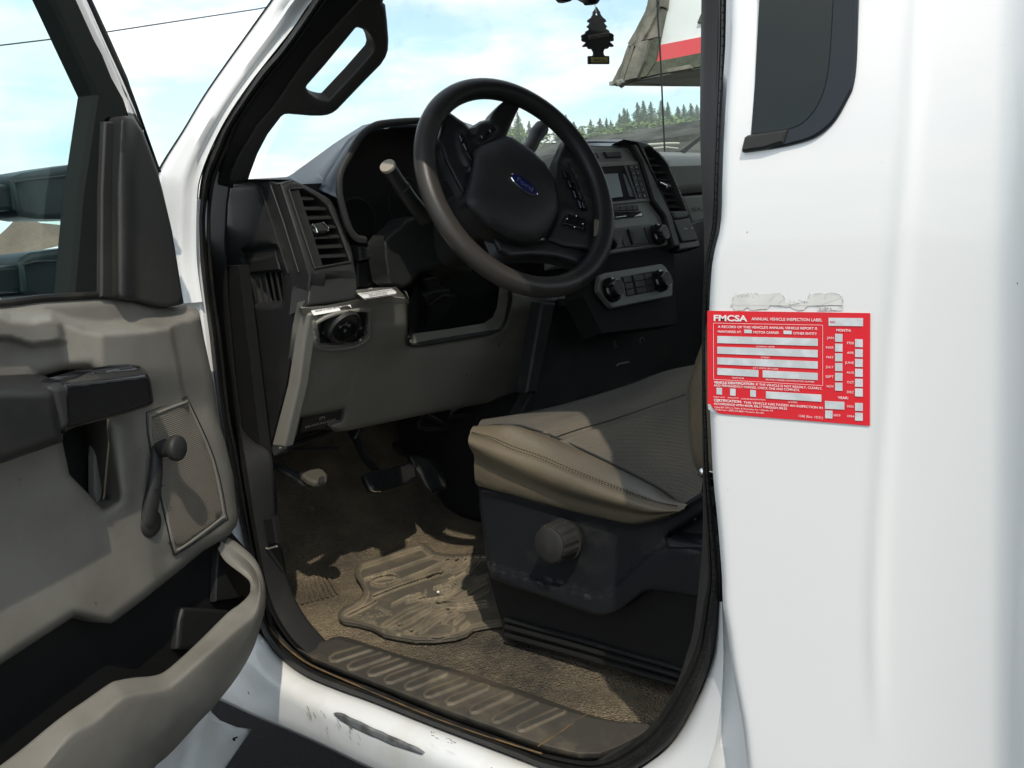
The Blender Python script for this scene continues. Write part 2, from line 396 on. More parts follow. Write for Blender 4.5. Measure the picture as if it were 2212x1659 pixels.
m_vinyl = mat('seat_vinyl', (0.090, 0.075, 0.053), 0.30, col2=(0.150, 0.121, 0.080), vscale=5, vr=(0.35, 0.7), bumps=(('noise', 90, 0.35, 0.002), ('grain', 420, 0.3, 0.0008)))
m_fabric = mat('seat_fabric', (0.100, 0.090, 0.076), 0.9, col2=(0.15, 0.128, 0.095), vscale=6, vr=(0.4, 0.75), bumps=(('cell', 300, 1.0, 0.0022),))
m_base = mat('seat_base_plastic', (0.012, 0.013, 0.015), 0.46, dust=((0.05, 0.045, 0.038), 12, 0.55, 0.9), bumps=(('grain', 700, 0.35, 0.0008),))
m_floor = mat('vinyl_floor', (0.06, 0.053, 0.042), 0.8, dust=(TAN, 3.2, 0.36, 0.66), bumps=(('grain', 190, 1.0, 0.009), ('noise', 300, 0.5, 0.002)))
m_mat = mat('rubber_mat', (0.088, 0.078, 0.060), 0.7, dust=(TAN, 9, 0.52, 0.95, 0), bumps=(('noise', 160, 0.4, 0.0015),), attr=(0.27, 0.22, 0.15))
m_scuff = mat('scuff_plastic', (0.048, 0.044, 0.037), 0.6, dust=((0.19, 0.155, 0.105), 9, 0.50, 0.95, 0), attr=(0.25, 0.20, 0.135), bumps=(('noise', 140, 0.4, 0.0012),))
m_chrome = mat('chrome', (0.75, 0.75, 0.72), 0.12, metal=1.0)
m_wheel = mat('wheel_leather', (0.020, 0.020, 0.020), 0.40, bumps=(('grain', 600, 0.25, 0.0007),))
m_wheelw = mat('worn_sunlit_wheel_leather', (0.034, 0.031, 0.028), 0.36, bumps=(('grain', 600, 0.25, 0.0007), ('noise', 30, 0.15, 0.002)))
m_ink = mat('printed_ink', (0.45, 0.45, 0.43), 0.6)
m_inkd = mat('dark_ink', (0.06, 0.06, 0.08), 0.6)
m_paper = mat('white_label', (0.80, 0.79, 0.76), 0.5)
m_red = mat('red_sticker', (0.72, 0.022, 0.035), 0.38, col2=(0.66, 0.03, 0.04), vscale=12)
m_stw = mat('sticker_print_white', (0.80, 0.74, 0.74), 0.5)
m_stg = mat('sticker_silver_field', (0.54, 0.56, 0.57), 0.42, col2=(0.64, 0.66, 0.68), vscale=60, vr=(0.45, 0.6))
m_res = mat('adhesive_residue', (0.62, 0.61, 0.585), 0.6, col2=(0.70, 0.69, 0.66), vscale=50)
m_resd = mat('residue_dirt', (0.20, 0.18, 0.14), 0.8)
m_blue = mat('badge_blue', (0.015, 0.02, 0.10), 0.25, coat=0.5)
m_qglass = mat('dark_window_glass', (0.008, 0.013, 0.013), 0.10, spec=0.35)
m_qfrit = mat('window_border_black', (0.014, 0.019, 0.025), 0.22)
m_screen = mat('dead_screen', (0.16, 0.19, 0.19), 0.3)
m_dashtop = mat('dash_top_plastic', (0.035, 0.045, 0.06), 0.42, bumps=(('grain', 700, 0.3, 0.0007),))  # blue of the reflected sky is put into the base colour
m_pdash = mat('passenger_dash', (0.13, 0.14, 0.125), 0.5, bumps=(('grain', 700, 0.3, 0.0007),))
m_steel = mat('bare_scraped_metal', (0.30, 0.31, 0.32), 0.5, col2=(0.12, 0.12, 0.12), vscale=40, metal=0.4)
m_glass = glassm('door_glass', (0.86, 0.98, 0.99), 0.12, 0.0)
m_wind = glassm('windshield_glass', (0.93, 0.97, 0.96), 0.3, 0.2)
# ================================================================== SETTING
def ground_mesh():
    bm = bmesh.new(); bmesh.ops.create_grid(bm, x_segments=60, y_segments=60, size=600)
    for v in bm.verts:
        d = math.hypot(v.co.x, v.co.y); v.co.z = 0 if d < 60 else 0
    me = bpy.data.meshes.new('ground'); bm.to_mesh(me); bm.free(); return me
m_asph = mat('asphalt', (0.009, 0.009, 0.010), 0.9, spec=0.15, col2=(0.018, 0.018, 0.017), vscale=0.8, bumps=(('noise', 90, 0.8, 0.006), ('cell', 160, 0.6, 0.004)), spots=((0.30, 0.29, 0.27), 140, 0.72))  # base colour darkened to stand in for the shadow under the truck
g = link('ground', ground_mesh(), m_asph); tag(g, kind='structure')
m_grass = mat('grass_hill', (0.06, 0.095, 0.035), 0.9, col2=(0.11, 0.15, 0.05), vscale=0.05)
# ================================================================== TRUCK
truck = empty('pickup_truck', (0.95, 1.0, 0.0), 'white work pickup truck with its driver door open, dusty dark cab and grey vinyl seat', 'truck')
T = truck
P0 = PX(0.0)
# ---------------- quarter panel (fixed panel behind the door)
edge = [(1571, -70), (1568, 0), (1566, 100), (1556, 250), (1550, 400), (1547, 485), (1531, 555), (1526, 602), (1522, 690), (1522, 828), (1526, 930), (1531, 1030), (1541, 1130), (1550, 1244), (1552, 1307), (1561, 1357), (1573, 1445), (1596, 1570), (1608, 1680), (1620, 1780)]
YR = -0.70
def tumf(z): return 0.05*ss((z-1.40)/0.45)*((z-1.40) if z > 1.4 else 0)/0.3
def panel_x(y, z, ye=0.5):
    ycr = 0.295 - 0.030*ss((z-1.10)/0.52)
    cre = 0.0022*math.exp(-((y-ycr)/0.007)**2)*(1 if z > 1.12 else ss((z-0.98)/0.14))
    bow = 1.0*max(0.0, ycr-0.005-y)**2 if y > 0.17 else 1.0*(ycr-0.175)**2
    yst = 0.191 + 0.012*(z-1.2)
    return tumf(z) - cre - bow - 0.030*ss((yst+0.010-y)/0.070)
def on_panel(u, v, off=0.0):
    x = 0.0
    for _ in range(5): p = PX(x-off).at(u, v); x = panel_x(p.y, p.z)
    return PX(x-off).at(u, v)
eY = sorted([(on_panel(u, v).z, on_panel(u, v).y) for u, v in edge])
es_ = cr_spline([Vector((0, y, z)) for z, y in eY], 8)
def edge_y(z):
    for p, q in zip(es_, es_[1:]):
        if p.z <= z <= q.z: return p.y+(q.y-p.y)*(z-p.z)/max(q.z-p.z, 1e-9)
    return es_[0].y if z < es_[0].z else es_[-1].y
rows = []
NZ = 90
for k in range(NZ+1):
    z = 0.60 + (1.86-0.60)*k/NZ; ye = edge_y(z); row = []
    for t in (0.045, 0.03, 0.018, 0.010, 0.005, 0.002): row.append(Vector((panel_x(ye, z)+t, ye - 0.004*(1-t/0.03 if t < 0.03 else 0), z)))
    ysq = [ye-0.007 + (0.26-(ye-0.007))*i/36 for i in range(1, 37)] + [0.26-0.12*i/40 for i in range(1, 41)] + [0.14+(YR-0.14)*i/8 for i in range(1, 9)]
    for y in ysq:
        row.append(Vector((panel_x(y, z), y, z)))
    x0 = row[-1].x; r_ = 0.030
    for i in range(1, 9):
        a = i/8*math.pi/2; row.append(Vector((x0 + r_*(1-math.cos(a)), YR - r_*math.sin(a), z)))
    for x in (0.14, 0.4, 0.9): row.append(Vector((x, YR-r_, z)))
    rows.append(row)
qp = loft('quarter_panel', rows, m_white, T, thick=0, angle=80)
class QPL:
    n = Vector((-1, 0, 0))
    def __init__(s, x): s.x = x
    def at(s, u, v, off=0.0): return on_panel(u, v, off - s.x)
qo = [(1638, -70), (1638, 0), (1630, 150), (1619, 296), (1609, 324), (1659, 322), (1709, 312), (1759, 295), (1799, 262), (1829, 212), (1841, 182), (1848, 125), (1851, 0), (1852, -70)]
qi = [(1640, -66), (1640, 0), (1632, 150), (1626, 288), (1659, 285), (1721, 272), (1759, 237), (1781, 187), (1791, 125), (1799, 0), (1800, -66)]
qa = on_panel(1640, 320, 0.0); QW = P3(qa, on_panel(1640, 0)-qa, on_panel(1800, 200)-qa).shift(0.003)
qo2 = [(p.x, p.y) for p in cr_spline([Vector((u, v, 0)) for u, v in qo[5:13]], 5)]; qi2 = [(p.x, p.y) for p in cr_spline([Vector((u, v, 0)) for u, v in qi[3:10]], 5)]
q = MB().prism(qo[:5]+qo2+qo[13:], QW, 0.02, chamf=0.0015).build('quarter_window', m_qfrit, qp, bevel=0.001)
MB().prism(qi[:3]+qi2+qi[10:], QW.shift(0.0008), 0.002).build('window_glass', m_qglass, q)
MB().prism([(1606, 296), (1613, 291), (1700, 278), (1690, 308), (1650, 321), (1601, 328), (1600, 322)], QW.shift(0.003), 0.016, chamf=0.002).build('window_trim', m_dark2, q, bevel=0.001)
# residue of an older sticker
def rough_poly(pts, amp, sub=4, sd_=1):
    rnd = random.Random(sd_); o = []
    for i in range(len(pts)):
        a, b = pts[i], pts[(i+1) % len(pts)]
        for k in range(sub):
            t = k/sub; o.append((a[0]+(b[0]-a[0])*t+rnd.uniform(-amp, amp), a[1]+(b[1]-a[1])*t+rnd.uniform(-amp, amp)))
    return o
SKx = -0.0120
def skm(x, y, off=0.0): return on_panel(1503.5+x/5.334, 622.1+y/5.334, off+0.0006)
r1 = [(430, 90), (560, 62), (760, 66), (980, 66), (1020, 110), (1010, 150), (1090, 190), (1280, 140), (1310, 62), (1500, 60), (1650, 72), (1690, 130), (1690, 200), (1280, 205), (1250, 250), (1180, 262), (1080, 220), (1030, 215), (860, 205), (820, 245), (640, 255), (590, 225), (540, 262), (440, 262), (430, 215), (395, 205), (430, 160)]
r2 = [(1400, 262), (1430, 228), (1520, 225), (1685, 225), (1690, 262)]
mb = MB()
for i, r in enumerate((r1, r2)):
    rr = rough_poly(r, 6, 3, i); n = len(rr)
    fr = [skm(x, y, 0.0) for x, y in rr]; mb.add(fr, [tuple(range(n))])
res = mb.build('sticker_residue', m_res, qp, smooth=False)
mb = MB(); rnd = random.Random(5)
def stroke(mb, pts, w, off=0.0006, mapf=skm, mi=0):
    for a, b in zip(pts, pts[1:]):
        L = math.hypot(b[0]-a[0], b[1]-a[1]) or 1; nx, ny = -(b[1]-a[1])/L*w/2, (b[0]-a[0])/L*w/2
        mb.add([mapf(a[0]+nx, a[1]+ny, off), mapf(b[0]+nx, b[1]+ny, off), mapf(b[0]-nx, b[1]-ny, off), mapf(a[0]-nx, a[1]-ny, off)], [(0, 1, 2, 3)], mi)
for r in (r1, r2):
    q_ = rough_poly(r, 8, 4, 3)
    for i in range(len(q_)-1):
        if rnd.random() < 0.55: stroke(mb, [q_[i], q_[i+1]], rnd.uniform(1.5, 5))
for _ in range(60):
    x = rnd.choice((rnd.uniform(440, 720), rnd.uniform(1060, 1300), rnd.uniform(1420, 1560))); y = rnd.uniform(60, 110) if x < 800 else (rnd.uniform(135, 175) if x < 1400 else rnd.uniform(228, 262))
    stroke(mb, [(x, y), (x+rnd.uniform(-22, 22), y+rnd.uniform(-9, 9))], rnd.uniform(2, 7))
for a, b in (((910, 85), (840, 150)), ((950, 180), (1000, 130)), ((400, 197), (1690, 203)), ((1440, 195), (1680, 110)), ((1490, 75), (1488, 130))): stroke(mb, [a, b], 2)
mb.build('residue_dirt', m_resd, res, smooth=False)

# ---------------- inspection sticker (a thing stuck on the panel)
st = empty('inspection_sticker', skm(130, 900), 'red and silver inspection sticker with month boxes, peeling at one corner, on the white panel', 'sticker')
so_ = [(130, 262), (2007, 289), (2003, 1588), (1300, 1526), (250, 1446), (134, 1340)]
NXs, NYs = 30, 20; vs = []; fs = []
for k, of in enumerate((0.0006, 0.0001)):
    for j in range(NYs+1):
        for i in range(NXs+1):
            a, b = i/NXs, j/NYs; x0, x1 = 130+4*b, 2007-4*b; x = x0+(x1-x0)*a
            yt = 262+27*a; yb = 1438+150*a; y = yt+(yb-yt)*b
            if a < 0.07 and b > 0.9: y -= (0.07-a)/0.07*((b-0.9)/0.1)*100
            vs.append(skm(x, y, of))
o_ = (NXs+1)*(NYs+1)
for j in range(NYs):
    for i in range(NXs):
        a = j*(NXs+1)+i; fs.append((a, a+1, a+NXs+2, a+NXs+1))
rim_ = [i for i in range(NXs+1)] + [j*(NXs+1)+NXs for j in range(1, NYs+1)] + [NYs*(NXs+1)+i for i in range(NXs-1, -1, -1)] + [j*(NXs+1) for j in range(NYs-1, 0, -1)]
for a, b in zip(rim_, rim_[1:]+rim_[:1]): fs.append((a, b, o_+b, o_+a))
mesh('sticker_sheet', vs, fs, m_red, st)
MB().add([skm(134, 1338, .0012), skm(165, 1340, .002), skm(205, 1400, .003), skm(258, 1446, .0012), skm(190, 1428, .002), skm(140, 1398, .002)], [(0, 1, 2, 3, 4, 5)]).build('peeled_corner', m_stg, st)
def srect(mb, x0, y0, x1, y1, y2=None, y3=None, mi=0, off=0.0012):
    y2 = y1 if y2 is None else y2; y3 = y0 if y3 is None else y3      # y0 left top, y1 left bottom, y2 right bottom, y3 right top
    N = max(1, int((x1-x0)/80)); vs = []
    for i in range(N+1):
        t = i/N; vs += [skm(x0+(x1-x0)*t, y0+(y3-y0)*t, off), skm(x0+(x1-x0)*t, y1+(y2-y1)*t, off)]
    mb.add(vs, [(2*i, 2*i+2, 2*i+3, 2*i+1) for i in range(N)], mi)
mb = MB()
for a in ((245, 552, 635, 1403, 668, 583), (245, 675, 757, 1403, 800, 713), (245, 798, 880, 1403, 931, 845), (245, 920, 1000, 720, 1026, 945), (768, 948, 1030, 1403, 1062, 978),
          (555, 478, 520, 643, 522, 482), (1008, 490, 530, 1104, 534, 493), (1527, 343, 435, 1925, 441, 347), (805, 1190, 1272, 1445, 1312, 1228),
          (236, 1148, 1225, 300, 1230, 1151), (392, 1158, 1238, 456, 1242, 1162), (624, 1174, 1252, 690, 1257, 1178), (1485, 1300, 1392, 1710, 1402, 1312), (1488, 1410, 1500, 1573, 1505, 1413)):
    srect(mb, a[0], a[1], a[3], a[2], a[4], a[5])
for y in (527, 640, 752, 864, 977, 1090): srect(mb, 1602, y, 1688, y+92, y+94, y+2)
for y in (588, 703, 816, 930, 1045, 1157, 1323, 1436): srect(mb, 1832, y, 1922, y+92, y+95, y+3)
mb.build('blank_fields', m_stg, st, smooth=False)
mb = MB()
def stx(s, x0, y0, x1, y1, h, b=0.0, off=0.0014): put_text(mb, s, lambda x, y: skm(x, y, off), x0, y0, x1, h, 0, b, y1)
stx('FMCSA', 203, 377, 592, 383, 66, 0.035)
stx('ANNUAL VEHICLE INSPECTION LABEL', 640, 371, 1455, 385, 33, 0.012)
stx("A RECORD OF THIS VEHICLE'S ANNUAL VEHICLE REPORT IS", 252, 459, 1397, 480, 27, 0.015)
stx('MAINTAINED AT:', 252, 515, 522, 520, 27, 0.015); stx('MOTOR CARRIER', 663, 523, 958, 529, 27, 0.015); stx('OTHER ENTITY', 1122, 534, 1393, 541, 27, 0.015)
stx('COMPANY NAME', 693, 683, 905, 687, 17); stx('STREET', 748, 808, 850, 811, 17); stx('CITY, STATE, ZIP CODE', 655, 928, 945, 943, 19)
stx('TELEPHONE', 410, 1042, 552, 1050, 18); stx('MOTOR CARRIER IDENTIFICATION NUMBER', 805, 1063, 1365, 1091, 18)
stx('VEHICLE IDENTIFICATION:', 205, 1100, 672, 1120, 28, 0.03); stx('IF THE VEHICLE IS NOT READILY, CLEARLY,', 690, 1122, 1455, 1170, 26, 0.012)
stx('AND PERMANENTLY MARKED, CHECK ONE AND COMPLETE.', 205, 1133, 1195, 1190, 26, 0.012)
stx('FLEET UNIT', 203, 1262, 332, 1268, 15); stx('VEHICLE ID', 365, 1270, 490, 1277, 15); stx('LICENSE/REGISTRATION', 518, 1283, 800, 1298, 15); stx('NUMBER', 1062, 1322, 1168, 1326, 16)
stx('CERTIFICATION:', 205, 1305, 525, 1325, 28, 0.03); stx('THIS VEHICLE HAS PASSED AN INSPECTION IN', 548, 1330, 1460, 1394, 26, 0.012)
stx('ACCORDANCE WITH 49CFR 396.17 THROUGH 396.23.', 205, 1343, 1052, 1402, 25, 0.02)
stx('Copyright 2021 J. J. Keller & Associates, Inc. \u2022 Neenah, WI', 212, 1378, 885, 1424, 20); stx('JJKeller.com \u2022 (800) 327-6868 \u2022 Printed in the USA', 214, 1408, 782, 1450, 20)
stx('1340 (Rev. 10/21)', 1185, 1487, 1460, 1508, 27); stx('MONTH:', 1617, 500, 1785, 503, 28, 0.02); stx('YEAR:', 1632, 1277, 1755, 1282, 28, 0.02)
for i, s in enumerate(('JAN', 'MAR', 'MAY', 'JULY', 'SEPT', 'NOV')): w = (80, 90, 85, 95, 95, 82)[i]; stx(s, 1588-w, 586+i*112, 1586, 588+i*112, 27)
for i, s in enumerate(('FEB', 'APR', 'JUNE', 'AUG', 'OCT', 'DEC')): w = (78, 80, 104, 86, 80, 80)[i]; stx(s, 1820-w, 646+i*113, 1818, 649+i*113, 27)
stx('2022', 1738, 1373, 1816, 1378, 22); stx('2024', 1740, 1487, 1822, 1491, 22); stx('2023', 1582, 1475, 1662, 1479, 22)
for a in (((200, 404), (1460, 428)), ((1460, 428), (1460, 1124)), ((1460, 1124), (203, 1052)), ((203, 1052), (200, 404))): stroke(mb, a, 4, 0.0014)
stroke(mb, ((1635, 370), (1636, 425)), 4, 0.0015); stroke(mb, ((1712, 365), (1662, 398), (1712, 425)), 3, 0.0015); stroke(mb, ((1853, 1450), (1868, 1485), (1875, 1455)), 5, 0.0015); stroke(mb, ((1637, 672), (1625, 690), (1640, 715)), 3, 0.0015)
mb.build('sticker_lettering', m_stw, st, smooth=False)
mb = MB(); put_text(mb, 'NO.', lambda x, y: skm(x, y, 0.0015), 1547, 403, 1606, 26, 0, 0.02); mb.build('red_lettering', m_red, st, smooth=False)

# ---------------- door opening seal
seal_out = [(700, -40), (678, 0), (603, 107), (553, 165), (487, 262), (462, 312), (437, 375), (428, 440), (425, 490), (430, 565), (440, 652), (450, 727), (462, 830), (472, 905), (487, 970), (502, 1050), (522, 1150), (545, 1244), (556, 1320), (568, 1369), (603, 1419), (658, 1459), (728, 1489), (803, 1516), (928, 1566), (1106, 1634), (1168, 1660), (1260, 1682), (1320, 1680), (1376, 1659), (1431, 1620), (1468, 1577), (1506, 1505), (1528, 1450), (1541, 1400), (1552, 1317), (1552, 1244), (1543, 1130), (1533, 1030), (1528, 930), (1524, 828), (1524, 690), (1528, 602), (1533, 555), (1549, 485), (1552, 400), (1558, 250), (1568, 100), (1570, 0), (1573, -60)]
seal_in = [(725, -40), (705, 0), (632, 107), (585, 165), (517, 262), (492, 320), (466, 385), (457, 440), (455, 490), (458, 565), (467, 652), (478, 727), (489, 830), (498, 905), (511, 970), (524, 1050), (540, 1150), (560, 1244), (578, 1310), (592, 1352), (628, 1395), (672, 1432), (740, 1462), (815, 1490), (940, 1542), (1115, 1605), (1178, 1628), (1255, 1643), (1300, 1640), (1343, 1618), (1393, 1580), (1431, 1535), (1470, 1470), (1495, 1420), (1510, 1370), (1521, 1300), (1530, 1244), (1526, 1130), (1520, 1030), (1518, 930), (1516, 828), (1517, 690), (1520, 602), (1524, 555), (1537, 485), (1541, 400), (1546, 250), (1551, 100), (1552, 0), (1554, -60)]
def seal_x(v): return 0.03 + (0.09 if v < 400 else 0)*ss((400-v)/450)
def spt(uv, dx_): return PX(seal_x(uv[1])+dx_).at(*uv)
A = [spt(p, 0.004) for p in seal_out]; B = [spt(p, 0.02) for p in seal_in]
rows = [cr_spline([spt(p, 0.03) for p in seal_out], 4), cr_spline(A, 4)]
for t, b in ((0.18, 0.010), (0.38, 0.016), (0.55, 0.012), (0.66, 0.003), (0.78, 0.007), (0.92, 0.006)): rows.append(cr_spline([PX(seal_x(p[1])+0.004+0.016*t-b).at(p[0]+(q_[0]-p[0])*t, p[1]+(q_[1]-p[1])*t) for p, q_ in zip(seal_out, seal_in)], 4))
rows += [cr_spline(B, 4), cr_spline([spt(p, 0.045) for p in seal_in], 4)]
seal = loft('door_seal', rows, m_rub, T, angle=60)
# serrated seam of the rear seal edge and rusty dirt line low down
mb = MB()
pth = cr_spline([PX(seal_x(p[1])-0.006).at(p[0]*0.5+q_[0]*0.5+1, p[1]*0.5+q_[1]*0.5) for p, q_ in zip(seal_out[28:], seal_in[28:])], 12)
for i in range(0, len(pth)-2, 2):
    a = pth[i]; d = (pth[i+1]-a).normalized()*0.0016; w = Vector((-.0, 0.0012, 0)); mb.add([a-w, a+d-w*0.4, a+d+w, a+w*0.4, a-w+Vector((.004, 0, 0)), a+w+Vector((.004, 0, 0))], [(0, 1, 2, 3), (0, 3, 5, 4)])
mb.build('seal_teeth', m_void, seal, smooth=False)
# B pillar inner trim (dark strip inside the seal)
bp_in = [(1513, -60), (1515, 0), (1512, 250), (1516, 400), (1520, 480), (1521, 565), (1519, 700), (1516, 830), (1518, 1042), (1518, 1150), (1511, 1244), (1506, 1294), (1496, 1369), (1481, 1420), (1461, 1480), (1431, 1540), (1393, 1585), (1343, 1612), (1281, 1645), (1240, 1652)]
bp_out = [(1556, -60), (1554, 0), (1548, 250), (1543, 400), (1539, 480), (1528, 565), (1522, 700), (1520, 830), (1524, 1042), (1531, 1150), (1534, 1244), (1526, 1294), (1514, 1369), (1499, 1420), (1474, 1475), (1438, 1535), (1400, 1582), (1350, 1616), (1305, 1642), (1260, 1648)]
rows = []
for t, dx_ in ((0, 0.13), (0, 0.075), (0.25, 0.058), (0.6, 0.054), (0.95, 0.045), (1, 0.06)):
    rows.append(cr_spline([PX(seal_x(a[1])+dx_-0.02).at(a[0]+(b[0]-a[0])*t, a[1]+(b[1]-a[1])*t) for a, b in zip(bp_in, bp_out)], 5))
m_bp = mat('pillar_trim_brown', (0.042, 0.038, 0.035), 0.6, bumps=(('noise', 50, 0.3, 0.002),))
loft('pillar_trim', rows, m_bp, T, angle=60)
# dusty rust line along the sill seal
rl = [(573, 1344), (600, 1378), (628, 1406), (660, 1430), (703, 1451), (803, 1494), (928, 1546), (1030, 1583), (1106, 1608), (1170, 1628)]
MB().tube(cr_spline([PX(0.040).at(*p) for p in rl], 5), 0.0016, 6, flat=0.7).build('seal_dirt_line', m_rust, seal)
rl = [(505, 640), (498, 700), (488, 800), (497, 900), (510, 980), (530, 1090), (548, 1200), (566, 1290), (573, 1344)]

MB().prism([(462, 360), (496, 384), (488, 440), (484, 520), (488, 640), (503, 800), (530, 1010), (525, 1010), (500, 900), (480, 780), (462, 650), (452, 560), (450, 440)], PX(0.095), 0.004).build('hinge_pillar_liner', m_black, T)
# ---------------- body pillar, rocker, jamb
# windshield pillar outer skin
sky_e = [(640, -80), (585, 0), (553, 45), (450, 190), (395, 280), (340, 370), (330, 430), (325, 520), (340, 660)]
sl_e = [(760, -80), (678, 0), (632, 65), (540, 182), (480, 275), (437, 375), (428, 440), (428, 560), (440, 652)]
rows = []
for t, b, xo in ((-0.03, 0.05, 0.05), (0.0, 0, 0.012), (0.12, 0.004, 0), (0.3, 0.012, 0), (0.45, 0.006, 0), (0.55, 0.012, 0), (0.72, 0.004, 0), (0.82, -0.004, 0), (0.97, -0.008, 0), (1.0, -0.03, 0)):
    r = []
    for a, b2 in zip(sky_e, sl_e):
        v = a[1]+(b2[1]-a[1])*t; X = 0.0 + 0.115*ss((420-a[1])/480) - b + xo + 0.01
        r.append(PX(X).at(a[0]+(b2[0]-a[0])*max(0, t), v))
    rows.append(cr_spline(r, 5))
loft('windshield_pillar', rows, m_white, T, angle=80)
# hinge pillar face below it, white strip seen between door and seal
MB().prism([(325, 430), (425, 430), (422, 565), (432, 652), (442, 727), (452, 830), (462, 905), (475, 970), (500, 1130), (540, 1330), (480, 1330), (330, 900), (300, 640)], PX(0.022), 0.02).build('hinge_pillar', m_white, T, bevel=0.003)
# front fender and hood
fe = [Vector((0.02, 1.40, 0.55)), Vector((0.02, 1.40, 1.40))]
mb = MB()
hz = PX(0.1).at(164, 510).z
prof = [(0.0, 0.6), (-0.02, 1.05), (0.0, 1.30), (0.05, hz-0.03), (0.13, hz+0.005), (0.45, hz+0.02), (0.95, hz+0.03)]
ys = [1.42, 1.9, 2.3, 2.75, 2.95]; rws = []
for i, yy in enumerate(ys):
    dz = (0, -0.01, -0.03, -0.07, -0.22)[i]; rws.append([Vector((x, yy, z + dz*(1 if z > 1 else 0))) for x, z in prof] + [Vector((1.9-x, yy, z + dz*(1 if z > 1 else 0))) for x, z in reversed(prof[:-1])])
loft('hood', rws, m_white, T, thick=0.004, sub=2)
# rocker panel: rows from seal to underside
top = [(462, 1330), (500, 1345), (560, 1372), (603, 1421), (658, 1461), (728, 1491), (803, 1518), (928, 1568), (1106, 1636), (1200, 1668), (1320, 1690)]
botm = [(380, 1470), (430, 1492), (484, 1517), (553, 1549), (620, 1577), (700, 1613), (788, 1656), (900, 1705), (1050, 1765), (1150, 1800), (1300, 1850)]
rows = []
for t, x in ((-0.02, 0.05), (0.0, 0.034), (0.10, 0.022), (0.24, 0.008), (0.36, 0.001), (0.46, -0.002), (0.55, -0.003), (0.8, 0.0), (0.95, 0.003), (1.0, 0.010)):
    rows.append(cr_spline([PX(x).at(a[0]+(b[0]-a[0])*t, a[1]+(b[1]-a[1])*t) for a, b in zip(top, botm)], 5))
rows.append([p + Vector((0.06, 0, 0.0)) for p in rows[-1]])
rock = loft('rocker_panel', rows, m_whitel, T, angle=70)
# scraped dent in the rocker
dn = [(720, 1542), (727, 1541), (740, 1545), (775, 1562), (822, 1584), (865, 1603), (900, 1618), (914, 1628), (911, 1630), (885, 1623), (850, 1611), (800, 1590), (760, 1571), (735, 1556)]
def rockat(u, v, off=0.0): return PX(-0.004-off).at(u, v)
class RPL:
    n = Vector((-1, 0, 0))
    def at(s, u, v, off=0.0): return rockat(u, v, off)
relief('paint_scrape', rough_poly(dn, 0.8, 3, 4), RPL(), m_steel, rock, 0.004, 5, off=0.0008, er=4, ed=0.001)
mb = MB(); rnd = random.Random(9)
for _ in range(24):
    u = rnd.uniform(660, 820); v = 1520+(u-640)*0.42+rnd.uniform(-8, 30); L = rnd.uniform(3, 17)
    stroke(mb, [(u, v), (u+L*0.5, v+L)], rnd.uniform(0.5, 1.1), 0.0012, rockat)
for _ in range(16):
    u = rnd.uniform(930, 990); v = 1575+(u-920)*0.4+rnd.uniform(0, 10); stroke(mb, [(u, v), (u+rnd.uniform(2, 5), v+rnd.uniform(1, 4))], 1.2, 0.006, rockat)
mb.build('scratch_marks', m_resd, rock, smooth=False)
MB().prism([(1572, -70), (1569, 0), (1567, 100), (1557, 250), (1551, 400), (1548, 485), (1531, 557), (1600, 560), (1620, 200), (1625, -70)], PX(0.075), 0.01).build('pillar_edge', m_white, T)
# lower rear jamb (white, behind the seal at the rear corner)
ja = [(1552, 1300), (1545, 1400), (1532, 1450), (1510, 1507), (1472, 1580), (1435, 1624), (1380, 1664), (1330, 1700)]
jb = [(1566, 1300), (1577, 1400), (1586, 1450), (1598, 1507), (1612, 1590), (1620, 1640), (1632, 1700), (1640, 1760)]
rows = []
for t, x in ((-0.02, 0.06), (0, 0.040), (0.25, 0.030), (0.55, 0.024), (0.62, 0.034), (0.8, 0.036), (1.0, 0.038), (1.3, 0.045)):
    rows.append(cr_spline([PX(x).at(a[0]+(b[0]-a[0])*t, a[1]+(b[1]-a[1])*t) for a, b in zip(ja, jb)], 5))
loft('door_jamb', rows, m_white, T, angle=70)
# dark underside strip and frame below the rocker
MB().box((0.07, -0.4, 0.655), (0.14, 2.6, 0.70)).build('frame_rail', m_rubd, T, bevel=0.01)
# roof, header, cab back and passenger side (they shade the cab)
m_head = mat('headliner', (0.10, 0.098, 0.09), 0.9)
rf = MB().box((0.13, 0.10, 1.955), (1.77, 1.04, 1.99)).box((0.11, 0.10, 1.885), (0.19, 1.08, 1.975)).box((0.10, 0.18, 1.80), (0.15, 0.50, 1.9)).box((1.73, 0.17, 1.90), (1.79, 1.08, 1.975)).build('roof', m_white, T, bevel=0.01)
MB().box((0.19, 0.18, 1.945), (1.72, 1.0, 1.96)).build('headliner', m_head, rf)
MB().box((0.06, 0.175, 0.62), (1.84, 0.20, 1.45)).box((0.06, 0.175, 1.80), (1.84, 0.20, 1.96)).box((0.06, 0.176, 1.45), (0.4, 0.199, 1.8)).box((1.5, 0.176, 1.45), (1.84, 0.199, 1.8)).build('cab_back_wall', m_dark, T)
MB().box((0.055, 0.21, 0.80), (0.075, 0.435, 1.9)).build('pillar_inner_panel', m_dark, T)
ps = MB().box((1.82, 0.2, 0.62), (1.86, 1.45, 1.46)).box((1.74, 0.2, 1.46), (1.80, 0.45, 1.92)).build('passenger_door', m_dark, T)
MB().box((1.79, 0.45, 1.46), (1.795, 1.30, 1.90)).build('passenger_window', m_wind, ps)
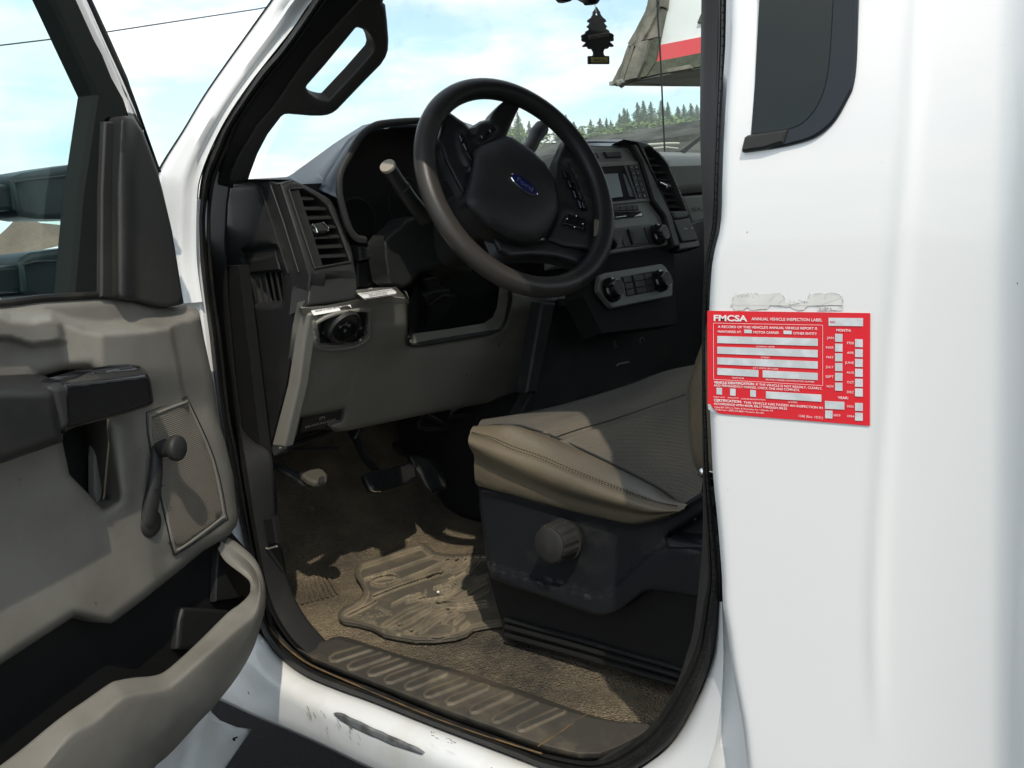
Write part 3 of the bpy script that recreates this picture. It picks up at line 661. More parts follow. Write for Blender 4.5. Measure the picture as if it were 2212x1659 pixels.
# floor pan and toe board
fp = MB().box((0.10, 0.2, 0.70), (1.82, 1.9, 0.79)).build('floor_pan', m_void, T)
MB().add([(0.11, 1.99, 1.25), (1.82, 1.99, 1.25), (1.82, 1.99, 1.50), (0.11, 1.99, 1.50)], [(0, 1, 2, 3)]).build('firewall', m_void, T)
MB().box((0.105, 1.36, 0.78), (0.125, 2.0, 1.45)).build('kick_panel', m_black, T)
def fh(x, y):
    z = 0.0
    z += 0.012*ss(1-abs(x-0.17)/0.07)*0
    z += 0.006*math.sin(x*9+y*4)*0.4
    z += 0.03*ss((y-1.50)/0.12) + max(0.0, y-1.58)*0.85
    z += 0.02*ss((0.90-y)/0.2)*ss((0.30-x)/0.1)
    # ribbed dead-pedal area by the kick trim
    return z
vs = []; fs = []; nx, ny = 50, 110
for j in range(ny+1):
    for i in range(nx+1):
        x = 0.11 + (1.75-0.11)*(i/nx)**1.5; y = 0.22+(2.05-0.22)*j/ny; vs.append((x, y, 0.80+fh(x, y)))
for j in range(ny):
    for i in range(nx): a = j*(nx+1)+i; fs.append((a, a+1, a+nx+2, a+nx+1))
flo = mesh('floor_covering', vs, fs, m_floor, T)
PF = PZ(0.806)
mb = MB()
for k in range(9):
    a = (612+k*9.5, 1195+k*2.0 + (0 if k < 4 else 0)); pts = [(a[0]+t*(30+k*1.5)+0*t, a[1]+t*(112-k*5)) for t in (0, .25, .5, .75, 1)]
    mb.tube([PF.at(*p)+Vector((0, 0, 0.001)) for p in pts], 0.0028, 6, flat=0.7)
mb.build('floor_ribs', m_floor, flo)
MB().box((0.74, 0.5, 0.79), (1.15, 1.75, 1.10)).build('added_tunnel_block', m_black, T, bevel=0.04, seg=3)  # added black block, covers a sunlit patch of floor beyond the seat
# ---------------- scuff plate
sc_out = [(628, 1402), (665, 1429), (740, 1460), (815, 1489), (940, 1540), (1115, 1604), (1178, 1627), (1255, 1645), (1300, 1642), (1345, 1618), (1400, 1580)]
sc_in = [(703, 1384), (735, 1376), (803, 1396), (878, 1421), (965, 1444), (1106, 1488), (1170, 1510), (1218, 1526), (1268, 1541), (1331, 1556), (1415, 1562)]
rows = []
for t, z in ((-0.03, 0.80), (0.0, 0.812), (0.06, 0.820), (0.14, 0.826), (0.3, 0.830), (0.6, 0.830), (0.85, 0.828), (0.95, 0.822), (1.0, 0.812), (1.05, 0.79)):
    rows.append(cr_spline([PZ(z).at(a[0]+(b[0]-a[0])*t, a[1]+(b[1]-a[1])*t) for a, b in zip(sc_out, sc_in)], 5))
scf = loft('scuff_plate', rows, m_scuff, T, angle=70)
PS = PZ(0.8305)
slots = [((713, 1424), (806, 1396)), ((752, 1442), (845, 1411)), ((795, 1455), (884, 1424)), ((832, 1471), (926, 1437)), ((876, 1485), (968, 1449)), ((917, 1502), (1012, 1467)), ((965, 1517), (1056, 1480)), ((1016, 1536), (1108, 1495)), ((1065, 1557), (1164, 1510)), ((1119, 1575), (1222, 1531))]
SLP_ = []
for (a, b) in slots:
    L = math.hypot(b[0]-a[0], b[1]-a[1]); tx, ty = (b[0]-a[0])/L, (b[1]-a[1])/L; nx_, ny_ = -ty, tx; w = 8.5
    SLP_.append([(a[0]-nx_*w*0.5, a[1]-ny_*w*0.5), (a[0]+tx*12-nx_*w, a[1]+ty*12-ny_*w), (b[0]-tx*5-nx_*w, b[1]-ty*5-ny_*w), (b[0], b[1]), (b[0]-tx*5+nx_*w*0.8, b[1]-ty*5+ny_*w*0.8), (a[0]+tx*12+nx_*w, a[1]+ty*12+ny_*w), (a[0]+nx_*w*0.5, a[1]+ny_*w*0.5)])
SBB = [(min(p[0] for p in q)-8, max(p[0] for p in q)+8, q) for q in SLP_]
def sh_(u, v):
    z = 0.0
    for a, b, q in SBB:
        if a < u < b: z += fpoly((u, v), q, 0.0042, 5)
    return z + 0.0008*mnoise.noise(Vector((u*0.05, v*0.05, 0)))
spo = [(a[0]*0.86+b[0]*0.14, a[1]*0.86+b[1]*0.14) for a, b in zip(sc_out, sc_in)]; spi = [(a[0]*0.06+b[0]*0.94, a[1]*0.06+b[1]*0.94) for a, b in zip(sc_out, sc_in)]
relief('raised_ribs', spo + spi[::-1], PS, m_scuff, scf, 0.006, 3.2, h=sh_, off=0.0012, er=4, ed=0.0015, angle=180, mfn=grad_dust(sh_, 260, 0.0))
MB().tube([PZ(0.832).at(*p) for p in ((1268, 1543), (1240, 1560), (1205, 1585), (1162, 1612))], 0.0012, 5, flat=0.6).build('plate_joint', m_rust, scf)
# ---------------- lower front trim band inside the seal
ko = [(512, 905), (524, 1000), (540, 1100), (556, 1190), (570, 1262), (590, 1325), (628, 1385), (668, 1420)]
ki = [(540, 955), (585, 985), (594, 1110), (604, 1185), (617, 1244), (640, 1300), (668, 1345), (705, 1386)]
rows = []
for t, x in ((-0.05, 0.055), (0.0, 0.060), (0.12, 0.056), (0.5, 0.075), (0.9, 0.10), (1.0, 0.106), (1.02, 0.16)):
    rows.append(cr_spline([PX(x).at(a[0]+(b[0]-a[0])*t, a[1]+(b[1]-a[1])*t) for a, b in zip(ko, ki)], 5))
kt = loft('sill_trim', rows, m_dark2, T, angle=60)
MB().prism([(567, 1120), (590, 1117), (597, 1175), (577, 1180)], PX(0.072), 0.01, chamf=0.003).build('trim_clip', m_black, kt)
MB().tube([PX(0.068).at(*p) for p in ((575, 1184), (580, 1186), (598, 1180))], 0.0018, 6).build('clip_edge', m_warm, kt)
# ================================================================== DASHBOARD
XD = 0.14
capP = PX(XD)
a_ = capP.at(607, 398); b_ = capP.at(669, 595); c_ = capP.at(645, 657); d_ = capP.at(585, 965)
ventP = P3(a_, (1, 0, 0), b_-a_)
c_ = ventP.at(660, 660, 0.012)
kneeP = P3(c_, (1, 0, 0), d_-c_)
dash = relief('dashboard', [(498, 398), (536, 387), (582, 391), (607.6, 398), (640, 500), (669.5, 595), (664, 660), (645, 657), (638, 715), (620, 830), (585, 965), (592, 985), (545, 1000), (520, 850), (500, 700), (485, 600), (478, 500), (485, 440)], capP, m_dark, T, 0.03, 10,
    h=lambda u, v: fpoly((u, v), [(490, 405), (555, 401), (563, 405), (625, 592), (560, 620), (500, 600)], 0.0035, 5) - fpoly((u, v), [(521, 540), (597, 530), (614, 590), (610, 658), (552, 659), (535, 590)], 0.010, 7), holes=[[(540, 590), (609, 587), (611, 652), (556, 654)]], er=5, ed=0.003, angle=50)
# second groove line on the end cap and the SUPERDUTY moulding
MB().tube([capP.at(*p, 0.0015) for p in ((582, 393), (612, 480), (645, 588))], 0.0016, 6).tube([capP.at(*p, 0.003) for p in ((500, 401), (553, 399), (562, 404), (592, 495), (623, 590))], 0.0014, 6).tube([capP.at(*p, 0.0) for p in ((607.6, 399), (640, 500), (669.5, 595), (664, 658))], 0.0022, 6).build('trim_line', m_dark2, dash)
mb = MB(); mb.prism([(524, 546), (588, 537), (594, 541), (604, 583), (537, 590)], capP.shift(-0.008), 0.004, off=0.004, chamf=0.002)
mb.build('defroster_panel', m_dark, dash)
mb = MB(); put_text(mb, 'SUPERDUTY', lambda x, y: capP.at(x, y, -0.0025), 523, 570, 590, 7.5, 0, 0.01, 557); mb.build('raised_lettering', m_let, dash, smooth=False)
mb = MB()
for k in range(6):
    u = 544+k*12.5; mb.prism([(u, 588), (u+1.6, 588), (u+14, 656), (u+12, 656)], capP.shift(-0.012), 0.003, off=0.002)
mb.prism([(536, 586), (613, 583), (614, 655), (553, 658)], capP.shift(-0.040), 0.002, mi=1)
mb.build('side_vent', [m_dark2, m_void], dash)
# vent housing facing the driver
vo = [(607, 398), (634, 389), (667, 405), (690, 417), (711.7, 430), (730, 454), (747, 496.5), (758.7, 538.7), (765, 574), (770, 600), (770.5, 647), (663, 660), (669.5, 595), (640, 500)]
vh = [(623.5, 409), (654, 406), (684, 423), (707.5, 442), (717, 462), (730, 490), (757, 565.4), (679.4, 579.5), (660, 520)]
vent = relief('vent_housing', vo, ventP, m_dark2, dash, 0.05, 9, h=lambda u, v: -fpoly((u, v), [(600, 602), (800, 588), (800, 700), (600, 700)], 0.012, 12), holes=[vh], er=6, ed=0.003, angle=45)
MB().prism([(p[0]-1, p[1]+1) for p in vh], ventP.shift(-0.045), 0.004).build('vent_cavity', m_void, dash)
mb = MB(); mb.tube([ventP.at(*p, 0.001) for p in vh], 0.0022, 8, closed=True); mb.build('vent_frame', m_dark2, dash)
mb = MB()
for k, (l, r_2) in enumerate((((633, 428), (674, 427)), ((640, 449), (700, 449)), ((647, 470), (714, 468)), ((653, 492.5), (721.5, 487.5)), ((659, 513), (730, 509)), ((665, 533), (737, 530)), ((671, 554), (745, 550)))):
    mb.add([ventP.at(l[0]-2, l[1]-4, -0.020), ventP.at(r_2[0]+2, r_2[1]-5, -0.020), ventP.at(r_2[0]+3, r_2[1]+1, -0.003), ventP.at(l[0], l[1]+1, -0.003),
            ventP.at(l[0], l[1]+5, -0.004), ventP.at(r_2[0]+4, r_2[1]+5, -0.004), ventP.at(r_2[0]+2, r_2[1]-2, -0.022), ventP.at(l[0]-2, l[1]-1, -0.022)],
           [(0, 1, 2, 3), (3, 2, 5, 4), (4, 5, 6, 7), (7, 6, 1, 0), (0, 3, 4, 7), (1, 6, 5, 2)])
mb.build('vent_slats', m_warm if False else m_dark2, dash, angle=30)
mb = MB().prism([(676, 483), (699, 478), (709, 489), (710, 500), (685, 504), (678, 497)], ventP.shift(0.004), 0.012, chamf=0.003)
mb.tube([ventP.at(*p, 0.006) for p in ((674, 484), (683, 493), (686, 503))], 0.0022, 8, mi=1).tube([ventP.at(*p, 0.006) for p in ((697, 480), (710, 491), (709, 499))], 0.0018, 8, mi=1)
mb.build('vent_knob', [m_dark2, m_chrome], dash, bevel=0.001)
# dash top left of the binnacle
topP = PZ(1.592)
MB().add([PX(0.14).at(500, 397), PX(0.14).at(607, 398), ventP.at(634, 388), PY(1.45).at(625, 382), PY(1.5).at(590, 384), PX(0.12).at(536, 387)], [(0, 1, 2, 3, 4, 5)]).build('dash_top_corner', m_dark2, dash, angle=30)
# binnacle hood
back = [(540, 394), (585, 387), (620, 382), (650, 362), (678, 342), (725, 308), (773, 277), (790, 269), (840, 261), (903, 257), (965, 257), (1010, 266), (1050, 282)]
mid = [(688, 408), (690, 405), (693, 400), (697, 390), (703, 375), (728, 335), (753, 300), (775, 285), (803, 268), (870, 261), (930, 260), (1000, 270), (1045, 288)]
fro = [(727, 426), (729, 424), (731, 420), (732, 398), (733, 375), (740, 356), (753, 337), (765, 315), (778, 295), (800, 278), (860, 270), (960, 275), (1040, 300)]
Pb, Pm, Pf = PY(1.50), PY(1.33), PY(1.225)
rb = cr_spline([Pb.at(*p) for p in back], 5); rm = cr_spline([Pm.at(*p) for p in mid], 5); rm2 = cr_spline([Pm.at(p[0]+5, p[1]+3, 0.008) for p in mid], 5); rff = cr_spline([Pf.at(*p) for p in fro], 5)
loft('instrument_hood', [rb, rm, rm2, rff], m_dashtop, dash, thick=0.004, angle=25)
rimp = [(960, 262), (900, 261), (840, 265), (808, 272), (778, 296), (753, 338), (735, 376), (733, 415), (743, 460), (752, 488), (760, 503), (771, 514), (788, 518)]
MB().tube(cr_spline([Pf.at(*p) for p in rimp], 5), 0.0058, 10).build('hood_rim', m_dark2, dash)
# instrument cluster face and cavity
mb = MB().prism([(738, 400), (745, 350), (775, 305), (815, 280), (900, 268), (1040, 300), (1150, 420), (900, 560), (760, 520), (735, 440)], PY(1.42), 0.01)
mb.add([Pf.at(788, 516), Pf.at(743, 460), Pf.at(733, 400), PY(1.41).at(735, 400), PY(1.41).at(748, 470), PY(1.41).at(795, 520)], [(0, 1, 4, 5), (1, 2, 3, 4)])
cl = mb.build('instrument_cluster', m_void, dash)
mb = MB()
for (u, v, r_) in ((772, 480, 0.045), (880, 440, 0.05), (960, 420, 0.03)):
    c = PY(1.405).at(u, v); pts = [c + Vector((r_*math.cos(a), 0, r_*math.sin(a))) for a in [i*math.pi/16 for i in range(32)]]; mb.tube(pts, 0.0016, 5, closed=True)
mb.build('gauge_ring', m_dark, cl)
# filler panels between vent, hood and column
lowP = PY(1.29)
mb = MB().prism([(640, 398), (700, 395), (735, 385), (742, 455), (768, 516), (800, 525), (838, 545), (834, 600), (842, 625), (770, 640), (765, 560), (745, 500), (720, 450), (700, 430)], PY(1.33), 0.02)
mb.prism([(775, 530), (832, 540), (834, 554), (778, 564)], PY(1.27), 0.05, chamf=0.004)
mb.prism([(772, 566), (826, 560), (840, 613), (772, 624)], PY(1.30), 0.02, chamf=0.003)
mb.build('centre_filler_panel', m_dark, dash, bevel=0.001)
# knee bolster
KN = [(665.5, 679), (700, 668), (770, 652), (840, 645), (878, 642), (884, 655), (881, 727), (890, 746), (980, 733), (1066, 718), (1085, 705), (1094, 685), (1103, 627), (1175, 640), (1197, 650), (1180, 730), (1150, 845), (1100, 862), (930, 893), (750, 931), (722, 933), (709, 920), (738, 908), (742, 884), (700, 893), (650, 902), (643, 935), (630, 960), (613, 968), (630, 900), (645, 800), (655, 730)]
def kh(u, v):
    p = (u, v); z = 0.0
    z += fpoly(p, [(673, 690), (725, 670), (800, 670), (800, 725), (780, 746), (730, 757), (680, 752)], 0.006, 8)
    z -= fpoly(p, [(686, 697), (725, 680), (792, 676), (789, 725), (768, 742), (688, 744)], 0.014, 5)
    z -= fline(p, [(670, 805), (756, 788), (764, 796), (753, 852), (745, 858), (663, 876), (668, 815), (670, 805)], 0.002, 2.5)
    z += 0.006*ss((u-860)/60)*ss((v-735)/40)
    z -= 0.018*(1-ss((v-(640-(u-700)*0.1))/125))
    z -= fpoly(p, [(600, 780), (1300, 640), (1300, 1000), (600, 1000)], 0.010, 60)
    return z
knee = relief('knee_bolster', KN, kneeP, m_warm, dash, 0.03, 6.5, h=kh, er=11, ed=0.009, angle=60)
MB().prism([(645, 657), (668, 680), (657, 740), (645, 830), (613, 967), (585, 965), (620, 830), (638, 715)], PX(0.130), 0.02, chamf=0.003).build('bolster_side', m_warm, dash, bevel=0.002)
lz = PZ(c_.z+0.001)
led = [kneeP.at(665, 679, -0.004), kneeP.at(720, 664, -0.004), kneeP.at(800, 652, -0.004), kneeP.at(884, 655, -0.004)]
zl = sum(p.z for p in led)/4
ledge = loft('bolster_ledge', [[kneeP.at(u, v+6, -0.015) for u, v in ((655, 674), (700, 668), (770, 653), (840, 646), (885, 650))], [kneeP.at(u, v-2, -0.016) for u, v in ((650, 668), (700, 664), (770, 650), (840, 643), (884, 648))], [PZ(kneeP.at(780, 650, -0.016).z+0.006).at(u, v) for u, v in ((645, 657), (690, 650), (770, 622), (840, 610), (878, 630))]], m_warm, dash, angle=60)
# warning labels
LP = kneeP.shift(0.004)
def labat(u, v, off=0.0): return kneeP.at(u, v, 0.001+off + 0.012*ss((668-v)/40)*0)
lab1 = [(670.5, 667), (750, 651), (756, 656), (760, 666.5), (679, 681), (676, 678)]
lab2 = [(770.5, 627), (834, 617), (840, 618), (857, 630), (856, 635), (790, 645), (785, 645), (771, 634)]
zt = PZ(kneeP.at(780, 650, -0.016).z+0.0075)
l1P = P3(kneeP.at(679, 681, -0.006), (1, 0, 0), (0, 0.7, 0.7))
L1 = MB().prism(lab1, l1P, 0.001, off=0.0005).build('warning_label', m_paper, dash, smooth=False)
mb = MB(); f1 = lambda x, y: l1P.at(x, y, 0.0012)
put_text(mb, 'FAILURE TO ENGAGE BRAKE', f1, 684, 668.3, 746, 2.6, 0, 0.02, 657.5); put_text(mb, 'RELEASE TO CHECK BEFORE DRIVING', f1, 681, 673.8, 752, 3.2, 0, 0.02, 661)
mb.build('label_lettering', m_inkd, L1, smooth=False)
zt = zt.shift(0.004)
L2 = MB().prism(lab2, zt, 0.001, off=0.001).build('warning_label', m_paper, dash, smooth=False)
MB().tube([zt.at(*p, 0.0012) for p in lab2], 0.0007, 4, closed=True).build('label_border', m_inkd, L2)
mb = MB(); f2 = lambda x, y: zt.at(x, y, 0.0016)
for i, (a, b, c, d, s) in enumerate(((776, 629.5, 842, 620, 'PARKING BRAKE MUST BE SET BEFORE'), (781, 632.5, 846, 623.5, 'LEAVING THE VEHICLE WITH ENGINE'), (780, 636, 850, 626.5, 'RUNNING FOR OPERATION OF THE'), (796, 637.5, 836, 632, 'SEE OWNER'), (798, 640.5, 838, 635, 'MANUAL'))): put_text(mb, s, f2, a, b, c, 1.8, 0, 0.02, d)
mb.build('label_lettering', m_inkd, L2, smooth=False)
# headlight switch
kneeS = kneeP; kneeP = kneeP.shift(-0.0065)
hs = MB().prism([(688, 698), (726, 681), (760, 677), (791, 677), (788, 724), (768, 741), (689, 743)], kneeP.shift(-0.005), 0.004, off=0.002, chamf=0.002).build('headlight_switch', m_gloss, dash, bevel=0.001)
kc = kneeP.at(749, 713, 0.016) - kneeP.n*0.012; kr = (kneeP.at(748, 711-31)-kneeP.at(748, 711)).length*0.90
mb = MB(); mb.lathe(kc, kneeP.n, [(kr*1.05, -0.01), (kr*1.02, 0.006), (kr*0.98, 0.010)], 40).build('switch_bezel', m_dark2, hs)
MB().lathe(kc, kneeP.n, [(kr*0.97, 0.000), (kr*0.99, 0.007), (kr*0.93, 0.010), (kr*0.88, 0.0095)], 40).build('switch_ring', m_chrome, hs)
MB().lathe(kc, kneeP.n, [(kr*0.885, 0.005), (kr*0.88, 0.0098), (kr*0.70, 0.0115), (0.001, 0.0118)], 40).build('switch_knob', m_gloss, hs)
MB().tube(cr_spline([kneeP.at(*p, 0.004) for p in ((684, 697), (724, 678), (760, 672), (797, 671), (797, 700), (796, 728), (768, 747), (730, 753), (685, 750), (684, 720))], 2, True), 0.0034, 8, closed=True).build('switch_surround', m_warm, hs)
mb = MB(); fk = lambda x, y: kneeP.at(x, y+1, 0.0168)
for (s, x, y, w, h) in (('0', 733, 705, 5, 5), ('-', 739, 700, 6, 4), ('C', 746, 699, 5, 5), ('D', 752, 702, 5, 5), ('O', 743, 714, 5, 6)): put_text(mb, s, fk, x, y+3, x+w, h, 0, 0.0, y+2)
fb = lambda x, y: kneeP.at(x, y, -0.0025)
put_text(mb, 'O', fb, 697, 722, 703, 6, 0, 0, 721); put_text(mb, '#', fb, 777, 711, 783, 6, 0, 0, 710)
mb.build('switch_symbols', m_ink, hs, smooth=False)
kneeP = kneeS
# brake release handle
br = MB().prism([(652, 903), (742, 885), (738, 908), (712, 914), (705, 925), (645, 938)], kneeP.shift(-0.018), 0.02, off=0.006, chamf=0.003).build('brake_release', m_black, dash, bevel=0.001)
mb = MB(); fr_ = lambda x, y: kneeP.at(x, y, -0.0108)
put_text(mb, 'BRAKE', fr_, 660, 925, 690, 4.2, 0, 0, 917); put_text(mb, 'RELEASE', fr_, 692, 917, 725, 4.2, 0, 0, 908); put_text(mb, '(P)', fr_, 690, 907, 702, 6, 0, 0, 904)
mb.build('release_lettering', m_ink, br, smooth=False)
# open cavity beside the column
hol = [(881, 727), (890, 746), (980, 733), (1066, 718), (1085, 705), (1094, 685), (1103, 627), (1060, 600), (1030, 590), (960, 580), (925, 584), (908, 590), (895, 610), (886, 628), (884, 655)]
MB().tube(cr_spline([kneeP.at(p[0], p[1], -0.003) for p in hol[:8]], 3), 0.0035, 8).build('cavity_frame', m_dark, dash)
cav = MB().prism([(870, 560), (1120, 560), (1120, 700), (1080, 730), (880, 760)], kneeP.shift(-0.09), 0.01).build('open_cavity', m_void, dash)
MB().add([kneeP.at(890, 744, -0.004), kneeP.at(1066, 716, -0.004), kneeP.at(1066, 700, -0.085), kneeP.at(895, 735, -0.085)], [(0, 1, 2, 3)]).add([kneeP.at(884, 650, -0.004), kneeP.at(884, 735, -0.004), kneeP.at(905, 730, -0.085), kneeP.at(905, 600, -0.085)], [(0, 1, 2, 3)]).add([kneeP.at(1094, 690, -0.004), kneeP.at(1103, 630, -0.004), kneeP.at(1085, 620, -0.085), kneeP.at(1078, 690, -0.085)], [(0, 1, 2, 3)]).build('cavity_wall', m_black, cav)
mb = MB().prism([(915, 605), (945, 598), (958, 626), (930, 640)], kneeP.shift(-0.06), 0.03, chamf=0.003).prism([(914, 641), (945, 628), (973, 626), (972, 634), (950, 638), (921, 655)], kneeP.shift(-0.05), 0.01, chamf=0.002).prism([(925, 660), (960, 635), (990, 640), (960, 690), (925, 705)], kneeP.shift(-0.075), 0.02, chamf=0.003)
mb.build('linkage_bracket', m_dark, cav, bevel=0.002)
# column bezel around the shroud
bzp = PY(1.235)
bez = [(838, 607), (830, 560), (828, 522), (838, 508), (862, 490), (873, 474), (905, 466), (940, 470), (985, 520), (1022, 578), (1015, 592), (960, 580), (925, 584), (906, 590), (892, 608), (880, 622), (868, 622), (855, 618)]
relief('column_bezel', bez, bzp, m_black2, dash, 0.04, 8, h=lambda u, v: 0.004*ss((u-850)/60) - fline((u, v), [(845, 590), (880, 545), (915, 515)], 0.002, 2.5), er=9, ed=0.007, angle=60)
# panel below the dash (dark console)
MB().prism([(1197, 648), (1240, 640), (1300, 600), (1500, 480), (1530, 470), (1530, 830), (1300, 860), (1120, 900), (1150, 845), (1180, 730)], PY(1.23), 0.03).build('lower_console', m_dark, dash, bevel=0.004)
mb = MB().prism([(1220, 645), (1272, 636), (1276, 652), (1222, 662)], PY(1.20), 0.02, chamf=0.002)
mb.prism([(1172, 652), (1203, 655), (1160, 850), (1138, 850)], PY(1.205), 0.03, chamf=0.004)
mb.build('console_trim', m_dark, dash, bevel=0.002)
MB().tube([PY(1.22).at(*p) for p in ((1332, 791), (1336, 786), (1359, 782))], 0.0015, 6).build('tray_edge', m_silver, dash)
mb = MB()
c = PY(1.22).at(1387, 737); mb.tube([c+Vector((0.009*math.cos(a), 0, 0.009*math.sin(a))) for a in [i*.5 for i in range(8)]], 0.001, 5)
mb.build('socket_rim', m_silver, dash); mb = MB()
c = PY(1.22).at(1331, 742); mb.tube([c+Vector((0.007*math.cos(a), 0, 0.007*math.sin(a))) for a in [i*.5+2 for i in range(7)]], 0.001, 5)
mb.build('socket_rim', m_silver, dash)
# under-dash wiring clutter
rnd = random.Random(3); mb = MB()
for _ in range(12):
    x = rnd.uniform(0.3, 0.75); y = rnd.uniform(1.45, 1.6); z = rnd.uniform(1.05, 1.18)
    mb.tube(cr_spline([Vector((x+rnd.uniform(-.1, .1)*k, y+rnd.uniform(-.03, .03), z+rnd.uniform(-.05, .05))) for k in range(5)], 4), 0.005, 6)
mb.build('wiring', m_black, dash)

# ---------------- steering column
WC = Vector((0.452, 1.0452, 1.5437)); TT = R_(22.902); AA = R_(-9.73)
WN = Vector((math.sin(AA)*math.cos(TT), -math.cos(AA)*math.cos(TT), math.sin(TT))); wheelP = PL(WC, WN)
colm = MB(); e1 = WN.cross(Vector((0, 0, 1))).normalized(); e2 = WN.cross(e1)
if e2.z < 0: e2 = -e2
rings = []
for (t, w, h_, dz) in ((0.03, 0.040, 0.040, 0), (0.06, 0.048, 0.046, 0.002), (0.12, 0.052, 0.050, 0.004), (0.20, 0.056, 0.054, 0.006), (0.30, 0.06, 0.06, 0.008)):
    c = WC - WN*t + Vector((0, 0, dz)); r = []
    for k in range(28):
        a = 2*math.pi*k/28; ca, sa = math.cos(a), math.sin(a); r.append(c + e1*(w*math.copysign(abs(ca)**0.6, ca)) + e2*(h_*math.copysign(abs(sa)**0.6, sa)))
    rings.append(r)
vs = [p for r in rings for p in r]; fs = []
for i in range(len(rings)-1):
    for k in range(28): l = (k+1) % 28; fs.append((i*28+k, i*28+l, (i+1)*28+l, (i+1)*28+k))
col = mesh('steering_column', vs, fs, m_dark2, T, angle=50)
# stalk on the left, its cream tip
sp = [PY(1.16).at(838, 360), PY(1.17).at(862, 397), PY(1.175).at(893, 440), PY(1.185).at(918, 470)]
MB().tube(cr_spline(sp, 4), [0.0125]*5+[0.0135]*3+[0.0135]*3+[0.015, 0.015], 14).build('turn_signal_stalk', m_dark, col)
d_ = (sp[0]-sp[1]).normalized(); MB().lathe(sp[0], d_, [(0.0128, -0.002), (0.0132, 0.001), (0.0125, 0.0035), (0.002, 0.004)], 24).build('stalk_tip', mat('stalk_tip_grey', (0.30, 0.27, 0.22), 0.6, bumps=(('noise', 200, 0.3, 0.001),)), col)
mb = MB(); c = sp[1].lerp(sp[2], 0.2); dd = (sp[2]-sp[1]).normalized(); mb.lathe(c, dd, [(0.0136, -0.001), (0.0142, 0), (0.0136, 0.001)], 20); mb.build('stalk_ring', m_dark2, col)
# gear lever behind the wheel (right)
gl = [PY(1.10).at(1122, 345), PY(1.11).at(1145, 318), PY(1.12).at(1158, 292), PY(1.125).at(1170, 276)]
MB().tube(cr_spline(gl, 4), [0.012]*5+[0.0125]*3+[0.014]*5, 14).build('gear_lever', m_dark, col)

# ---------------- steering wheel
def wpt(u, v, off=0.0): return wheelP.at(u, v, off)
def ang(u, v):
    p = wpt(u, v)-WC; return math.atan2(p.dot(e2), p.dot(e1))
RR = 0.1805; seg = 96; vs = []; fs = []; mi = []; NS = 20
a_top = ang(1035, 195); aw0 = ang(935, 270); aw1 = ang(1240, 620)
for i in range(seg):
    a = 2*math.pi*i/seg; c = WC + (e1*math.cos(a)+e2*math.sin(a))*RR
    er_ = (e1*math.cos(a)+e2*math.sin(a))
    rr_ = 0.0178 if True else 0
    for k in range(NS):
        b = 2*math.pi*k/NS; vs.append(c + er_*(rr_*math.cos(b)*1.0) + WN*(rr_*0.92*math.sin(b)))
def worn(a):
    p = WC + (e1*math.cos(a)+e2*math.sin(a))*RR
    # left and lower arc: worn, dusty leather with the sunlit brown in its colour
    d = p - CAM_LOC; lx = sum(MR[r][0]*d[r] for r in range(3)); ly = sum(MR[r][1]*d[r] for r in range(3)); lz_ = sum(MR[r][2]*d[r] for r in range(3))
    u, v = 1106+F_PX*lx/lz_, 829.5+F_PX*ly/lz_
    return v > 262 and (u < 1240 and (u < 1000 or v > 480))
for i in range(seg):
    j = (i+1) % seg; w = 1 if worn(2*math.pi*(i+0.5)/seg) else 0
    for k in range(NS): l = (k+1) % NS; fs.append((i*NS+k, i*NS+l, j*NS+l, j*NS+k)); mi.append(w)
sw = mesh('steering_wheel', vs, fs, [m_wheel, m_wheelw], T, angle=80, midx=mi)
HB = [(1028, 295), (1060, 293), (1100, 297), (1140, 312), (1180, 348), (1196, 378), (1203, 410), (1206, 450), (1200, 480), (1185, 505), (1165, 522), (1140, 528), (1110, 522), (1060, 495), (1020, 460), (1004, 440), (1004, 425), (1014, 380), (1020, 345), (1030, 318)]
HB = [(1022, 325), (1040, 312), (1075, 298), (1090, 293), (1108, 296), (1150, 325), (1176, 350), (1194, 382), (1204, 420), (1207, 450), (1198, 480), (1180, 508), (1160, 524), (1135, 527), (1100, 518), (1050, 490), (1012, 453), (1004, 440), (1004, 422), (1012, 392), (1020, 355)]
def dome(u, v):
    d = dline((u, v), HB, True); return 0.022*(1-math.exp(-d/30.0))
relief('airbag_hub', HB, wheelP, m_dark, sw, 0.03, 9, h=dome, off=0.004, er=6, ed=0.006, angle=70)
# spokes
left_sp = [(925, 240), (950, 238), (975, 243), (994, 256), (1012, 272), (1025, 268), (1045, 258), (1060, 252), (1066, 240), (1078, 222), (1098, 205), (1125, 212), (1120, 250), (1105, 300), (1060, 330), (1030, 420), (1020, 450), (1000, 400), (965, 380), (945, 330), (930, 285)]
left_sp = [(955, 258), (968, 245), (972, 243), (990, 256), (1004, 265), (1014, 276), (1036, 262), (1055, 257), (1063, 242), (1076, 228), (1096, 212), (1122, 232), (1112, 252), (1092, 297), (1060, 320), (1024, 350), (1012, 405), (1004, 430), (985, 395), (962, 350), (946, 300)]
relief('wheel_spoke', left_sp, wheelP, m_black, sw, 0.018, 9, off=-0.004, h=lambda u, v: fpoly((u, v), [(1018, 282), (1040, 262), (1060, 258), (1078, 270), (1062, 292), (1035, 305)], 0.010, 8)+fpoly((u, v), [(988, 290), (1005, 282), (1016, 340), (1026, 360), (1018, 375), (990, 320)], 0.006, 6), er=10, ed=0.008, angle=60)
top_sp = [(1098, 212), (1122, 222), (1112, 252), (1090, 295), (1068, 300), (1078, 260)]
rt_sp = [(1222, 300), (1238, 292), (1262, 330), (1290, 395), (1306, 450), (1302, 520), (1292, 545), (1260, 540), (1215, 535), (1180, 520), (1196, 480), (1204, 440), (1196, 385), (1200, 350)]
